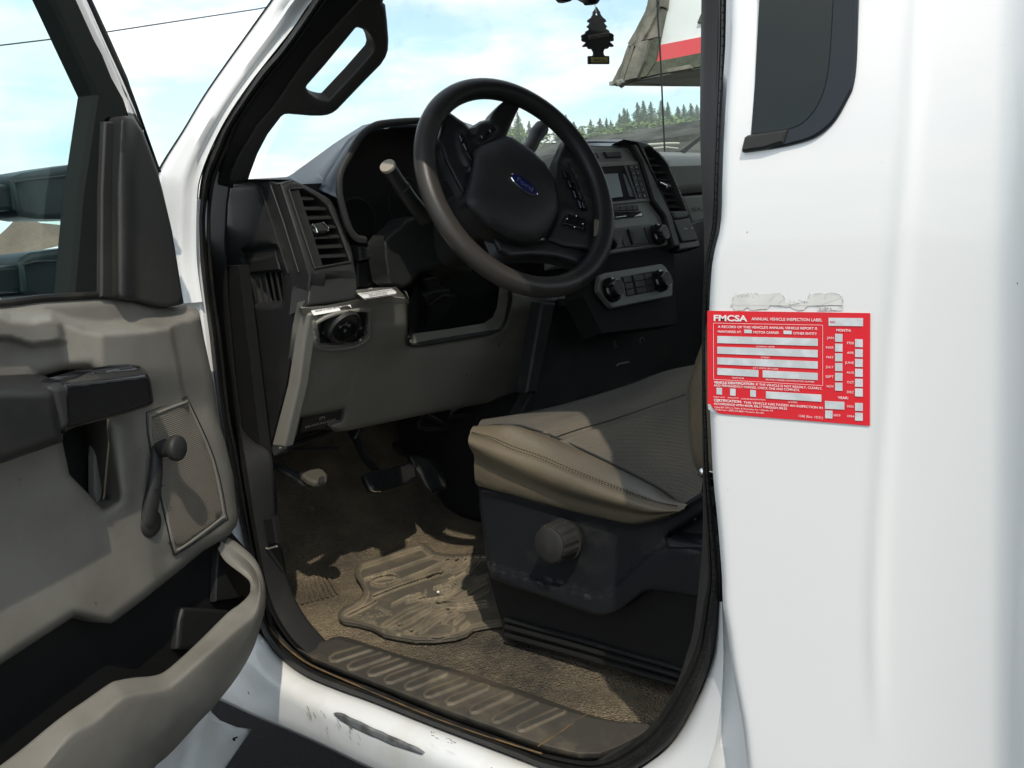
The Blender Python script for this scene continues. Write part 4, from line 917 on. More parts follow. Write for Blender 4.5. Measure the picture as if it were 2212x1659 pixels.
relief('wheel_spoke', rt_sp, wheelP, m_dark, sw, 0.018, 9, off=-0.006, h=lambda u, v: -fpoly((u, v), [(1213, 350), (1232, 352), (1270, 450), (1272, 480), (1240, 455), (1212, 440)], 0.006, 6) - fpoly((u, v), [(1225, 455), (1268, 470), (1262, 500), (1213, 485)], 0.004, 5), er=10, ed=0.008, angle=60)
low_sp = [(1140, 528), (1180, 512), (1215, 520), (1262, 540), (1290, 552), (1296, 570), (1272, 590), (1240, 572), (1200, 560), (1150, 556), (1100, 560), (1075, 545), (1060, 510)]
relief('wheel_spoke', low_sp, wheelP, m_black, sw, 0.02, 9, off=-0.012, er=14, ed=0.012, angle=60)
MB().prism([(1286, 472), (1297, 476), (1300, 490), (1292, 508), (1285, 510)], wheelP, 0.004, off=0.006, chamf=0.001).build('spoke_accent', mat('brushed_trim', (0.22, 0.19, 0.15), 0.45, metal=0.5), sw, bevel=0.0008)
# wheel buttons
mb = MB()
for q_ in ([(992, 292), (1000, 284), (1006, 300), (998, 306)], [(1000, 309), (1008, 303), (1014, 318), (1008, 325)], [(1038, 292), (1054, 280), (1060, 287), (1043, 299)], [(1056, 279), (1068, 273), (1073, 279), (1061, 286)]):
    MB().prism(q_, wheelP, 0.004, off=0.008, chamf=0.0015).build('wheel_button', m_gloss, sw)
for k in range(4):
    u, v = 1216+k*11, 366+k*22; MB().prism([(u, v), (u+14, v+6), (u+20, v+22), (u+6, v+17)], wheelP, 0.004, off=-0.006, chamf=0.0015).build('wheel_button', m_gloss, sw)
mb.prism([(1228, 460), (1266, 472), (1262, 497), (1216, 483)], wheelP, 0.004, off=-0.004, chamf=0.002)
bt = mb.build('button_pad', m_gloss, sw, bevel=0.0006)
mb = MB()
mb.tube([wpt(*p, 0.003) for p in ((994, 306), (992, 298), (999, 286))], 0.0009, 5).tube([wpt(*p, 0.003) for p in ((998, 312), (1008, 330), (1018, 346))], 0.0008, 5)
for p in ((1224, 472), (1244, 466), (1258, 483), (1240, 490)): c = wpt(*p, 0.001); mb.lathe(c, WN, [(0.0018, -0.001), (0.0015, 0.001), (0.0003, 0.0014)], 8)
mb.tube([wpt(*p, -0.004) for p in ((1211, 487), (1262, 500), (1269, 475))], 0.0007, 5).tube([wpt(*p, -0.004) for p in ((1226, 352), (1242, 385), (1258, 425), (1268, 455))], 0.0011, 5)
mb.build('button_chrome', m_chrome, bt)
# oval badge
bc = wpt(1131.5, 399.5, 0.026); bx = (wpt(1161, 421, 0.026)-wpt(1102, 378, 0.026)); hw = bx.length/2; bx.normalize(); by = WN.cross(bx)
if by.z < 0: by = -by
def oval(k, o): return [bc + WN*o + bx*(hw*k*math.cos(a)) + by*(hw*0.40*k*math.sin(a)) for a in [2*math.pi*i/40 for i in range(40)]]
mb = MB(); n = 40; o0, o1, o2 = oval(1.0, -0.008), oval(1.0, 0.001), oval(0.93, 0.002)
mb.add(o0+o1+o2, [(i, (i+1) % n, n+(i+1) % n, n+i) for i in range(n)]+[(n+i, n+(i+1) % n, 2*n+(i+1) % n, 2*n+i) for i in range(n)]); bd = mb.build('oval_badge', m_chrome, sw)
MB().add(oval(0.95, 0.0012)+[bc+WN*0.0030], [(i, (i+1) % n, n) for i in range(n)]).build('badge_field', m_blue, bd)
mb = MB(); put_text(mb, 'Ford', lambda x, y: bc + WN*0.0032 + bx*(x*hw) + by*(-y*hw), -0.55, 0.14, 0.58, 0.30); mb.build('badge_script', mat('badge_silver', (0.22, 0.25, 0.35), 0.4, metal=0.6), bd, smooth=False)
# ================================================================== CENTRE STACK
SP = P3((0.9, 1.15, 1.40), (1, 0, 0), (0, 0.28, 1.0))
z4 = lambda x, y: (1244.3+x/7.111, 293.8+y/7.111)
z5 = lambda x, y: (1244.3+x/7.111, 483.9+y/7.111)
z1 = lambda x, y: (1227+x/7.111, 190.1+y/7.111)
def Z4(*a): return [z4(*p) for p in a]
def Z5(*a): return [z5(*p) for p in a]
stk = MB().prism([(1225, 319), (1266, 318), (1368, 316), (1386, 346), (1413, 434), (1437, 465), (1455, 527), (1329, 547), (1240, 560)], SP, 0.08, chamf=0.003).build('centre_stack', m_silver, T, bevel=0.002)
loft('stack_top', [[SP.at(*z1(200, 905)), SP.at(*z1(620, 905)), SP.at(*z1(990, 892))], [SP.at(*z1(200, 895), 0.0), SP.at(*z1(620, 893)), SP.at(*z1(985, 880))],
                   [PY(1.42).at(*z1(120, 838)), PY(1.42).at(*z1(600, 826)), PY(1.42).at(*z1(820, 830))]], m_dashtop, stk, thick=0.002)
loft('dash_top', [[PY(1.36).at(*z1(60, 830)), PY(1.36).at(*z1(400, 815)), PY(1.36).at(*z1(820, 828))], [PY(1.55).at(*z1(60, 815)), PY(1.55).at(*z1(400, 800)), PY(1.55).at(*z1(830, 785))]], m_dashtop, dash, thick=0.003)
# upper blank buttons
MB().prism(Z4((440, 235), (690, 228), (712, 325), (490, 332)), SP, 0.006, off=0.006, chamf=0.002).build('blank_switch', m_dark2, stk, bevel=0.001)
mb = MB().prism(Z4((215, 245), (318, 240), (372, 332), (240, 338)), SP, 0.006, off=0.006, chamf=0.002)
mb.build('blank_switch', m_dark2, stk, bevel=0.001)
# radio plate
rp = MB().prism(Z4((150, 410), (1003, 372), (1185, 1000), (560, 1062), (350, 1080)), SP, 0.01, off=0.004, chamf=0.002).build('radio_panel', m_silver, stk, bevel=0.001)
MB().prism(Z4((340, 475), (792, 445), (955, 962), (540, 1010)), SP.shift(0.0045), 0.002, off=0.001).build('screen_recess', m_void, stk)
MB().prism(Z4((390, 585), (640, 573), (722, 930), (540, 952)), SP.shift(0.0062), 0.002, off=0.001).build('screen', m_screen, stk)
mb = MB().tube([SP.at(*z4(750, 458), 0.008), SP.at(*z4(845, 715), 0.008), SP.at(*z4(935, 965), 0.008)], 0.0022, 8, mi=0)
mb.prism(Z4((715, 575), (760, 590), (905, 935), (820, 930)), SP.shift(0.007), 0.002, mi=1, chamf=0.0006)
mb.build('screen_bezel', [m_silver, m_dashtop], stk)
mb = MB(); mk = MB()
for r in range(6):
    for c in range(2):
        t0, t1 = r/6, (r+0.92)/6; f = lambda s, t: (810+150*t+s*(155-0*t) + 0*t, 440+525*t - s*8)
        s0, s1 = c*0.5+0.03, c*0.5+0.47; q_ = [f(s0, t0), f(s1, t0), f(s1, t1), f(s0, t1)]; mb.prism(Z4(*q_), SP.shift(0.004), 0.004, off=0.003, chamf=0.0006)
        q2 = f((s0+s1)/2-0.1, (t0+t1)/2); q3 = f((s0+s1)/2+0.1, (t0+t1)/2); put_text(mk, '%d' % ((r*2+c) % 10), lambda x, y: SP.at(x, y, 0.0078), z4(*q2)[0], z4(*q2)[1]+1.5, z4(*q3)[0]-2, 2.5)
kp = mb.build('keypad', m_dark2, stk); mk.build('key_symbols', m_ink, stk, smooth=False)
mb = MB()
for c in range(4):
    a, b = 575+c*95, 575+c*95+88; mb.prism(Z4((a, 1082-c*6), (b, 1076-c*6), (b+22, 1146-c*5), (a+18, 1152-c*5)), SP, 0.004, off=0.005, chamf=0.0008)
mb.build('button_row', m_dark2, stk)
sl = MB().prism(Z4((560, 1172), (1000, 1158), (1030, 1205), (1022, 1232), (600, 1275)), SP, 0.002, off=0.0025).build('disc_slot', m_void, stk)
MB().prism(Z4((892, 1236), (1003, 1178), (1022, 1195), (1018, 1226)), SP.shift(0.003), 0.002, off=0.001, chamf=0.0006).prism(Z4((610, 1242), (770, 1222), (772, 1232), (612, 1252)), SP.shift(0.003), 0.002, off=0.001).build('slot_trim', mat('satin_silver', (0.42, 0.43, 0.42), 0.35, metal=0.6), sl)
# audio controls
ac = MB().prism(Z5((560, 65), (1175, -2), (1235, 310), (740, 362), (560, 380)), SP, 0.003, off=0.004, chamf=0.0012).build('audio_controls', m_black, stk)
mb = MB().prism(Z5((800, 70), (1030, 50), (1112, 290), (880, 312)), SP.shift(0.005), 0.003, off=0.001, chamf=0.001)
mb.prism(Z5((668, 80), (745, 72), (835, 335), (750, 345)), SP.shift(0.005), 0.003, off=0.001, chamf=0.001).prism(Z5((1050, 48), (1135, 40), (1180, 280), (1125, 288)), SP.shift(0.005), 0.003, off=0.001, chamf=0.001)
mb.add([SP.at(*z5(805, 75), 0.0075), SP.at(*z5(1028, 55), 0.0075), SP.at(*z5(968, 122), 0.0095), SP.at(*z5(880, 132), 0.0095), SP.at(*z5(900, 212), 0.0095), SP.at(*z5(995, 195), 0.0095), SP.at(*z5(1108, 288), 0.0075), SP.at(*z5(882, 308), 0.0075)], [(0, 1, 2, 3), (0, 3, 4, 7), (3, 2, 5, 4), (4, 5, 6, 7), (2, 1, 6, 5)])
mb.build('control_buttons', m_dark2, ac, angle=10)
def knob(mb, uv, uvc, r, rc, hgt):
    ax = SP.n; c = SP.at(*uvc, hgt) - ax*(hgt-0.004)
    pr = [(r, 0.0), (r*1.02, 0.004), (r*0.98, 0.009), (r*0.80, 0.011), (r*0.72, hgt-0.003), (r*0.68, hgt)]
    mb.lathe(c, ax, pr, 36)
    mb.lathe(c+ax*hgt, ax, [(r*0.66, -0.001), (r*0.60, 0.001), (r*0.1, 0.0008)], 28, mi=1)
ppm = (SP.at(1430, 600)-SP.at(1430, 580)).length/20
for uv, r in ((z5(1352, 125), 20.5), (z5(605, 190), 20.5), (z5(1385, 842), 21.5), (z5(645, 975), 22.5)):
    mb = MB(); knob(mb, uv, uv, r*ppm, r*0.6*ppm, 0.024); mb.build('control_knob', [m_gloss, m_dark], stk)
# climate panel
hv_ = MB().prism(Z5((370, 790), (400, 765), (450, 750), (1290, 610), (1330, 615), (1380, 655), (1490, 850), (1490, 1080), (1465, 1110), (600, 1282), (560, 1275), (530, 1245), (360, 1040), (345, 980)), SP, 0.012, off=0.002, chamf=0.002).build('climate_panel', m_silver, stk, bevel=0.001)
mb = MB().prism(Z5((690, 815), (1190, 722), (1260, 1020), (800, 1112)), SP, 0.003, off=0.0035); mb.build('climate_recess', m_void, hv_)
mb = MB()
for r in range(3):
    for (a0, b0, a1, b1) in (((722, 812), (840, 790), (795, 1106), (912, 1080)), ((872, 785), (1036, 762), (948, 1076), (1098, 1048)), ((1046, 760), (1168, 738), (1106, 1046), (1222, 1020))):
        f = lambda s, t: ((a0[0]+(b0[0]-a0[0])*s)*(1-t)+(a1[0]+(b1[0]-a1[0])*s)*t, (a0[1]+(b0[1]-a0[1])*s)*(1-t)+(a1[1]+(b1[1]-a1[1])*s)*t)
        t0, t1 = r/3+0.015, (r+1)/3-0.015; mb.prism(Z5(f(0, t0), f(1, t0), f(1, t1), f(0, t1)), SP.shift(0.0035), 0.003, off=0.0025, chamf=0.0008)
mb.build('climate_buttons', m_dark2, hv_)
MB().prism([(1270, 520), (1330, 545), (1456, 527), (1462, 700), (1300, 720), (1260, 640)], SP.shift(-0.015), 0.05).build('stack_backing', m_void, stk)
# black band and right air vent
MB().prism([(1343, 302), (1350, 302), (1377, 311), (1414, 385), (1453, 466), (1471, 532), (1456, 534), (1455, 527), (1437, 465), (1413, 434), (1386, 346), (1368, 315)], SP, 0.03, off=0.014, chamf=0.004).build('stack_band', m_dark, stk, bevel=0.002)
vo2 = Z4((735, 52), (900, 70), (1060, 100), (1105, 120), (1230, 210), (1350, 330), (1420, 430), (1520, 650), (1620, 900), (1690, 1080), (1725, 1180), (1740, 1250), (1500, 1290), (1440, 1160), (1240, 700), (1100, 400), (940, 110))
vh2 = Z4((1035, 185), (1130, 175), (1240, 265), (1338, 370), (1400, 455), (1500, 690), (1600, 930), (1690, 1150), (1440, 1160), (1330, 880), (1200, 590))
v2 = relief('air_vent', vo2, SP, m_dark2, stk, 0.04, 7, off=0.016, holes=[vh2], er=4, ed=0.003, angle=50)
MB().prism(vh2, SP.shift(-0.02), 0.003).build('vent_cavity', m_void, stk)
mb = MB()
for l, r_2 in (((1110, 332), (1215, 330)), ((1150, 438), (1330, 440)), ((1195, 545), (1390, 550)), ((1235, 650), (1435, 660)), ((1290, 760), (1480, 765)), ((1335, 870), (1530, 880)), ((1380, 970), (1570, 975)), ((1425, 1070), (1620, 1078))):
    l, r_2 = z4(*l), z4(*r_2); mb.add([SP.at(l[0], l[1]-2, -0.006), SP.at(r_2[0], r_2[1]-2, -0.006), SP.at(r_2[0], r_2[1]+3, 0.012), SP.at(l[0], l[1]+3, 0.012), SP.at(l[0], l[1]+5, 0.008), SP.at(r_2[0], r_2[1]+5, 0.008)], [(0, 1, 2, 3), (3, 2, 5, 4)])
mb.build('vent_slats', m_dark2, stk)
MB().prism(Z4((1285, 705), (1370, 702), (1470, 745), (1475, 795), (1390, 800)), SP.shift(0.02), 0.012, chamf=0.003).tube([SP.at(*z4(1288, 712), 0.022), SP.at(*z4(1395, 765), 0.022), SP.at(*z4(1385, 795), 0.022)], 0.0018, 6, mi=1).build('vent_knob', [m_dark2, m_chrome], stk)
# switch block right of the stack
mb = MB().prism([(1453, 474), (1490, 469), (1512, 524), (1512, 534), (1468, 541)], SP, 0.04, off=0.01, chamf=0.003); mb.prism(Z4((1500, 1290), (1742, 1258), (1872, 1600), (1640, 1625)), SP.shift(0.011), 0.006, off=0.006, chamf=0.002, mi=1)
sb = mb.build('switch_block', [m_black, m_dark2], stk, bevel=0.001)
mb = MB(); put_text(mb, '4x4', lambda x, y: SP.at(x, y, 0.018), 1477, 495, 1485, 3); put_text(mb, '2H', lambda x, y: SP.at(x, y, 0.018), 1493, 494, 1498, 3); mb.build('switch_symbols', m_ink, sb, smooth=False)
# passenger side of the dash
PP = PY(1.24)
mb = [[PP.at(1418, 425), PP.at(1540, 412)], [PP.at(1420, 400), PP.at(1560, 392)], [PP.at(1422, 360), PP.at(1560, 356)], [PY(1.26).at(1422, 345), PY(1.26).at(1560, 344)], [PY(1.32).at(1422, 335), PY(1.32).at(1560, 337)], [PY(1.5).at(1422, 328), PY(1.5).at(1560, 331)]]
loft('passenger_dash_upper', mb, m_pdash, dash, n=6, thick=0.01, angle=40)
MB().prism([(1440, 400), (1560, 390), (1560, 440), (1450, 445)], PY(1.27), 0.02).build('dash_shelf', m_void, dash)
gb = MB().prism([(1474, 424), (1560, 416), (1560, 476), (1520, 480), (1497, 483)], PP, 0.03, chamf=0.003).build('glove_box', m_silver, dash, bevel=0.003)
mb = MB(); put_text(mb, 'SU', lambda x, y: PP.at(x, y, 0.0012), 1493, 457, 1526, 8, 0, 0.01, 455); mb.build('moulded_lettering', m_dark, gb, smooth=False)
# ================================================================== WINDSHIELD, PILLAR TRIM, MIRROR
pA, pB = PX(0.10).at(500, 400), PX(0.21).at(773, 0)
wsP = P3(pA, (1, 0, 0), pB-pA)
tr_o = [(800, -60), (828, -30), (828, 0), (826, 7), (832, 10), (836, 45), (839, 85), (838, 108), (833, 123), (822, 140), (790, 172), (728, 237), (718, 244), (708, 248), (695, 250), (672, 250), (623, 246), (614, 247), (607, 252), (578, 290), (556, 332), (540, 375), (536, 388), (515, 396), (497, 400), (492, 380), (512, 337), (553, 268), (585, 232), (625, 175), (665, 118), (773, 0), (800, -35)]
tr_h = [(768, 60), (773, 59), (779, 61), (790, 66), (798, 75), (804, 88), (807, 102), (804, 112), (760, 162), (713, 212), (709, 216), (703, 216), (692, 214), (683, 211), (668, 200), (661, 189), (663, 184), (700, 142), (740, 94)]
def th(u, v): return 0.0 - fline((u, v), [(884-60, 12), (797, 48), (806, 70), (825, 93)], 0.002, 2.0) - fline((u, v), [(632, 234), (700, 242), (712, 236)], 0.002, 2)
gt = relief('grab_handle_trim', tr_o, wsP, m_bp, T, 0.02, 7, h=lambda u, v: th(u, v), holes=[tr_h], er=9, ed=0.007, angle=60)
blk = [(705, 0), (632, 107), (585, 165), (517, 262), (492, 320), (466, 385)]
MB().prism([(725, -40), (705, 0), (632, 107), (585, 165), (517, 262), (492, 320), (470, 400), (505, 410), (515, 340), (556, 272), (588, 236), (668, 122), (776, 4), (805, -40)], wsP.shift(-0.004), 0.03).build('pillar_inner_trim', m_black, T, bevel=0.003)
wz = wsP.shift(-0.035)
def wq(X, Z):
    r = (Z-wz.p.z)/(pB-pA).z; q_ = wz.p + (pB-pA)*r; return Vector((X, q_.y, Z))
ws = MB().add([wq(0.15, 1.50), wq(1.78, 1.50), wq(1.72, 1.93), wq(0.24, 1.93)], [(0, 1, 2, 3)]).build('windshield', m_wind, T)
mb = MB()
for a, b, w in ((wq(1.80, 1.46), wq(1.72, 1.95), 0.035), (wq(1.0, 1.945), wq(0.2, 1.945), 0.02), (wq(1.0, 1.945), wq(1.72, 1.945), 0.02)): mb.tube([a, b], w, 10)
mb.build('windshield_frame', m_white, ws)
# passenger side pillar base and wipers seen through the glass
MB().prism([(1470, 326), (1516, 291), (1530, 280), (1535, 286), (1516, 300), (1480, 331)], PY(1.45), 0.004).build('passenger_pillar_base', m_black, T)
wp = MB().tube([PY(1.75).at(1398, 313), PY(1.75).at(1445, 310), PY(1.75).at(1466, 310)], 0.0045, 8).tube([PY(1.75).at(1400, 322), PY(1.75).at(1435, 318), PY(1.75).at(1464, 321)], 0.0035, 8).build('wiper_arm', mat('wiper_reflection', (0.42, 0.43, 0.36), 0.5), T)  # pale wiper colour stands in for bright reflections on the windshield
# antenna on the far fender
an = cr_spline([PX(1.86).at(1421, 40), PX(1.86).at(1427, 130), PX(1.86).at(1431, 220), PX(1.86).at(1436, 330)], 5)
MB().tube([PX(1.86).at(1419, -20)] + an, 0.0030, 6).build('antenna', m_black, T)
# inside mirror, mostly above the frame
mr = empty('rear_view_mirror', wq(0.95, 1.93)); mr.parent = T; mr.matrix_parent_inverse = Matrix.Translation(-world_off(T))
MB().prism([(1215, -25), (1305, -35), (1306, -8), (1296, 7), (1281, 8), (1278, 3), (1262, -6), (1242, -4), (1240, 1), (1233, 3), (1224, 2), (1217, -6)], PY(1.06), 0.02, chamf=0.005).build('mirror_housing', m_black, mr, bevel=0.002)
MB().tube([PY(1.08).at(1262, -20), wq(0.92, 1.93)], 0.009, 8).build('mirror_stem', m_black, mr)

# ---------------- air freshener (hangs from the mirror)
FP = PY(1.16)
z7 = lambda x, y: (1227+x/7.111, y/7.111)
half = [(443, 105), (470, 150), (497, 190), (500, 215), (520, 245), (545, 275), (575, 295), (590, 325), (582, 342), (553, 345), (575, 375), (602, 405), (590, 430), (575, 432), (610, 455), (635, 470), (640, 500), (690, 520), (708, 548), (700, 575), (706, 600), (705, 620), (690, 633), (645, 640), (670, 665), (702, 695), (700, 715), (680, 722), (640, 712), (620, 740), (600, 752), (570, 745), (562, 765), (548, 790), (550, 830), (566, 858), (628, 860), (636, 866), (638, 975), (632, 984)]
left = [(326, 984), (318, 975), (315, 870), (322, 860), (388, 858), (400, 830), (398, 795), (378, 765), (372, 745), (345, 755), (320, 745), (302, 715), (262, 722), (240, 718), (232, 702), (268, 670), (285, 650), (250, 640), (228, 630), (218, 605), (224, 585), (214, 560), (222, 535), (275, 512), (280, 485), (335, 450), (332, 432), (305, 420), (300, 403), (330, 378), (345, 345), (315, 340), (308, 318), (330, 290), (362, 272), (378, 240), (395, 215), (390, 190), (415, 155)]
hole = [(445+21*math.cos(a), 218+20*math.sin(a)) for a in [i*math.pi/8 for i in range(16)]]
af = empty('air_freshener', FP.at(1290, 130), 'small black tree-shaped air freshener with tan print hanging inside the windshield', 'air freshener')
relief('cardboard_tree', [z7(*p) for p in half+left], FP, m_black, af, 0.003, 2.5, holes=[[z7(*p) for p in hole]])
mb = MB(); mb.prism([z7(*p) for p in ((308, 540), (622, 485), (632, 552), (325, 608))], FP, 0.001, off=0.0008)
mb.prism([z7(*p) for p in ((355, 880), (608, 880), (606, 955), (360, 957))], FP, 0.001, off=0.0008, mi=1)
mb.build('printed_band', [mat('print_grey', (0.22, 0.19, 0.17), 0.7), mat('print_tan', (0.55, 0.45, 0.14), 0.7)], af, smooth=False)
mb = MB(); put_text(mb, 'Little Trees', lambda x, y: FP.at(x, y, 0.0012), *z7(325, 598), z7(622, 545)[0], 5.6, 0, 0.02, z7(622, 545)[1]); put_text(mb, 'Black Ice', lambda x, y: FP.at(x, y, 0.0012), *z7(400, 938), z7(580, 938)[0], 5.0, 0, 0.02)
mb.build('print_lettering', m_black, af, smooth=False)
MB().tube([FP.at(*z7(435, 200)), FP.at(*z7(420, 130)), FP.at(*z7(412, 60)), FP.at(*z7(410, 20))], 0.0009, 5).build('elastic_string', m_ink, af)

# ================================================================== SEAT
seat = empty('driver_seat', (0.5, 0.8, 0.8)); seat.parent = T; seat.matrix_parent_inverse = Matrix.Translation(-world_off(T))
def rowpts(lst, X): return [PX(X if not isinstance(X, (list, tuple)) else X[i]).at(*p) for i, p in enumerate(lst)]
rfar = rowpts([(1052, 911), (1106, 901), (1180, 882), (1256, 862), (1356, 832), (1431, 803), (1493, 789), (1560, 775)], 0.66)
rfb = [p + Vector((0.03, 0, -0.15)) for p in rfar]
rseam = rowpts([(1030, 925), (1106, 918), (1150, 928), (1198, 945), (1311, 997), (1418, 1052), (1468, 1088), (1510, 1100)], [0.30, 0.33, 0.34, 0.345, 0.345, 0.33, 0.31, 0.29])
rst = rowpts([(1014, 936), (1060, 951), (1106, 972), (1168, 993), (1231, 1020), (1356, 1067), (1418, 1087), (1476, 1097)], [0.262, 0.255, 0.25, 0.25, 0.25, 0.25, 0.25, 0.255])
rbul = rowpts([(1011, 950), (1055, 972), (1106, 995), (1168, 1022), (1231, 1048), (1350, 1086), (1410, 1102), (1470, 1104)], 0.240)
rbul2 = rowpts([(1014, 985), (1055, 1012), (1106, 1035), (1168, 1062), (1231, 1083), (1340, 1108), (1400, 1116), (1462, 1108)], 0.246)
rbot = rowpts([(1026, 1052), (1060, 1062), (1106, 1073), (1160, 1088), (1206, 1100), (1306, 1124), (1368, 1133), (1440, 1116)], 0.262)
rin = [p + Vector((0.05, 0.0, -0.02)) for p in rbot]
NN = 36
R1 = [cr_spline(r, 5) for r in (rseam, rst, rbul, rbul2, rbot, rin)]
def lerp_row(a, b, t, up=0.0):
    return [p.lerp(q_, t) + Vector((0, 0, up)) for p, q_ in zip(a, b)]
RS, RT_, RB, RB2, RBo, RI = R1
creased = []
cu = loft('cushion_bolster', [lerp_row(RS, RT_, -0.03, -0.008), RS, lerp_row(RS, RT_, 0.25, 0.007), lerp_row(RS, RT_, 0.6, 0.007), lerp_row(RS, RT_, 0.93, 0.002), lerp_row(RS, RT_, 0.965, -0.0045), lerp_row(RS, RT_, 1.0, -0.0005), lerp_row(RT_, RB, 0.45), RB, lerp_row(RB, RB2, 0.5), [p+Vector((0.014, 0, 0)) for p in RB2], [p+Vector((0.005, 0, 0)) for p in lerp_row(RB2, RBo, 0.35)], [p+Vector((0.003, 0, 0)) for p in lerp_row(RB2, RBo, 0.75)], RBo, RI], m_vinyl, seat, sub=1, angle=180)
# stitching
mb = MB()
for off_ in (0.90, 1.0):
    ln = lerp_row(RS, RT_, off_, 0.0016)
    ln = rs(ln, 150)
    for i in range(2, 146, 2): mb.tube([ln[i], ln[i].lerp(ln[i+1], 0.8)], 0.0011, 5, flat=0.7)
mb.build('stitching', m_dark, cu)
# fabric centre with two panels and a seam
rfarS = cr_spline(rfar, 5); n_ = len(rfarS)
def bulge(t, i):
    return 0.008*math.sin(math.pi*min(t, 1.0))
seamA = PX(0.45)
rows = [[p + Vector((0.03, 0, -0.15)) for p in rfarS], [p+Vector((0.012, 0, -0.03)) for p in rfarS], rfarS]
for k in range(1, 24):
    t = k/24; r = lerp_row(rfarS, RS, t)
    r = [p + Vector((0, 0, 0.010*math.sin(math.pi*t))) for p in r]; rows.append(r)
rows.append([p+Vector((0, 0, -0.002)) for p in RS]); rows.append([p+Vector((-0.01, 0, -0.012)) for p in RS])
fab = loft('seat_fabric', rows, m_fabric, seat, angle=180)
# pleat seams pressed into the fabric
zsurf = [(1198, 945), (1255, 926), (1318, 908), (1400, 880), (1481, 852)]
me = fab.data; linep = []
def px_of(p):
    d = p - CAM_LOC; lx = sum(MR[r][0]*d[r] for r in range(3)); ly = sum(MR[r][1]*d[r] for r in range(3)); lz_ = sum(MR[r][2]*d[r] for r in range(3))
    return (1106+F_PX*lx/lz_, 829.5+F_PX*ly/lz_)
cutl = [[px for px in zsurf], [(1035, 922), (1075, 917), (1106, 919), (1150, 929), (1198, 944)]]
sub = fab.modifiers.new('ss', 'SUBSURF'); sub.subdivision_type = 'SIMPLE'; sub.levels = 2; sub.render_levels = 2
bpy.context.view_layer.update()
dg = bpy.context.evaluated_depsgraph_get(); me2 = bpy.data.meshes.new_from_object(fab.evaluated_get(dg)); fab.modifiers.clear(); fab.data = me2
for v in me2.vertices:
    if v.co.z > 1.10:
        q_ = px_of(v.co); d = dline(q_, cutl[0]); v.co.z -= 0.009*math.exp(-(d/7.0)**2) - 0.004*math.exp(-((d-20)/14.0)**2)
for p in me2.polygons: p.use_smooth = True
def on_surf(o, u, v, lift=0.0005):
    r = ray(u, v).normalized(); hit, loc, nrm, _ = o.ray_cast(CAM_LOC, r); return loc - r*lift if hit else None
bpy.context.view_layer.update()
mb = MB()
for pts in (zsurf, cutl[1]):
    pp = [on_surf(fab, p.x, p.y, -0.0002) for p in cr_spline([Vector((a, b, 0)) for a, b in pts], 6)]; pp = [p for p in pp if p]
    if len(pp) > 2: MB().tube(pp, 0.0016, 6, flat=0.7).build('fabric_seam', m_black2, seat)
mb.tube([p + Vector((0.001, 0, 0.0002)) for p in RS], 0.0017, 6)
mb.build('fabric_seam', m_black2, seat)
# backrest
bk = [(1486, 830), (1487, 880), (1488, 930), (1491, 965), (1496, 992), (1503, 1012), (1513, 1026), (1530, 1034), (1600, 1036), (1640, 600), (1560, 560), (1535, 650), (1519, 735), (1503, 777), (1496, 805)]
relief('backrest', bk, PX(0.225), m_vinyl, seat, 0.5, 12, h=None, er=26, ed=0.045, angle=70)
MB().lathe(PX(0.2).at(1518, 1021), (-0.5, 0.3, 0.2), [(0.006, -0.02), (0.006, 0.004), (0.003, 0.006)], 12).build('hinge_bolt', m_chrome, seat)
# plastic seat base
sbp = [(1034, 1055), (1070, 1058), (1106, 1066), (1206, 1094), (1306, 1118), (1368, 1127), (1431, 1112), (1476, 1088), (1518, 1062), (1560, 1040), (1560, 1300), (1506, 1291), (1450, 1280), (1406, 1275), (1388, 1280), (1375, 1291), (1345, 1316), (1331, 1323), (1318, 1328), (1300, 1331), (1281, 1328), (1206, 1302), (1106, 1267), (1062, 1248), (1056, 1232), (1050, 1210), (1043, 1150), (1036, 1100)]
def bh(u, v):
    p = (u, v); z = 0.0
    band = [(1040, 1205), (1060, 1222), (1106, 1238), (1206, 1264), (1280, 1284), (1306, 1281), (1326, 1272), (1372, 1226), (1400, 1200), (1440, 1180), (1600, 1190), (1600, 1400), (1040, 1400)]
    z += fpoly(p, band, 0.022, 10)
    z -= fpoly(p, [(1440, 1162), (1470, 1170), (1600, 1140), (1600, 1080), (1520, 1110), (1455, 1150)], 0.03, 12)
    z += 0.012*ss((1130-v+0.25*(u-1040))/60)*0
    z += fline(p, [(1034, 1058), (1106, 1070), (1206, 1098), (1306, 1122), (1368, 1131), (1431, 1118), (1480, 1090), (1530, 1062)], 0.006, 14)
    return z
sbm = relief('seat_base', sbp, PX(0.272), m_base, seat, 0.10, 8, h=bh, er=7, ed=0.006, angle=60)
# recliner knob with scallops
kc = PX(0.217).at(1184, 1181) + Vector((0.028, 0, 0)); kr = 0.0295
mb = MB()
def scal(a): return 1 - 0.075*ss((math.cos(a*10)-0.1)/0.9)
mb.lathe(kc, (-1, 0.0, 0.06), [(kr*0.9, -0.02), (kr*1.08, -0.008)], 60); mb.lathe(kc, (-1, 0, 0.06), [(kr*1.0, -0.008), (kr*1.02, 0.0), (kr*1.0, 0.018), (kr*0.94, 0.024)], 80, scal=scal); mb.lathe(kc, (-1, 0, 0.06), [(kr*0.90, 0.020), (kr*0.88, 0.0265), (kr*0.80, 0.028), (0.001, 0.0285)], 40)
mb.build('adjuster_knob', mat('adjuster_grey', (0.022, 0.0215, 0.021), 0.5, dust=((0.06, 0.052, 0.04), 14, 0.5, 0.9), bumps=(('grain', 700, 0.35, 0.0008),)), seat, angle=40)
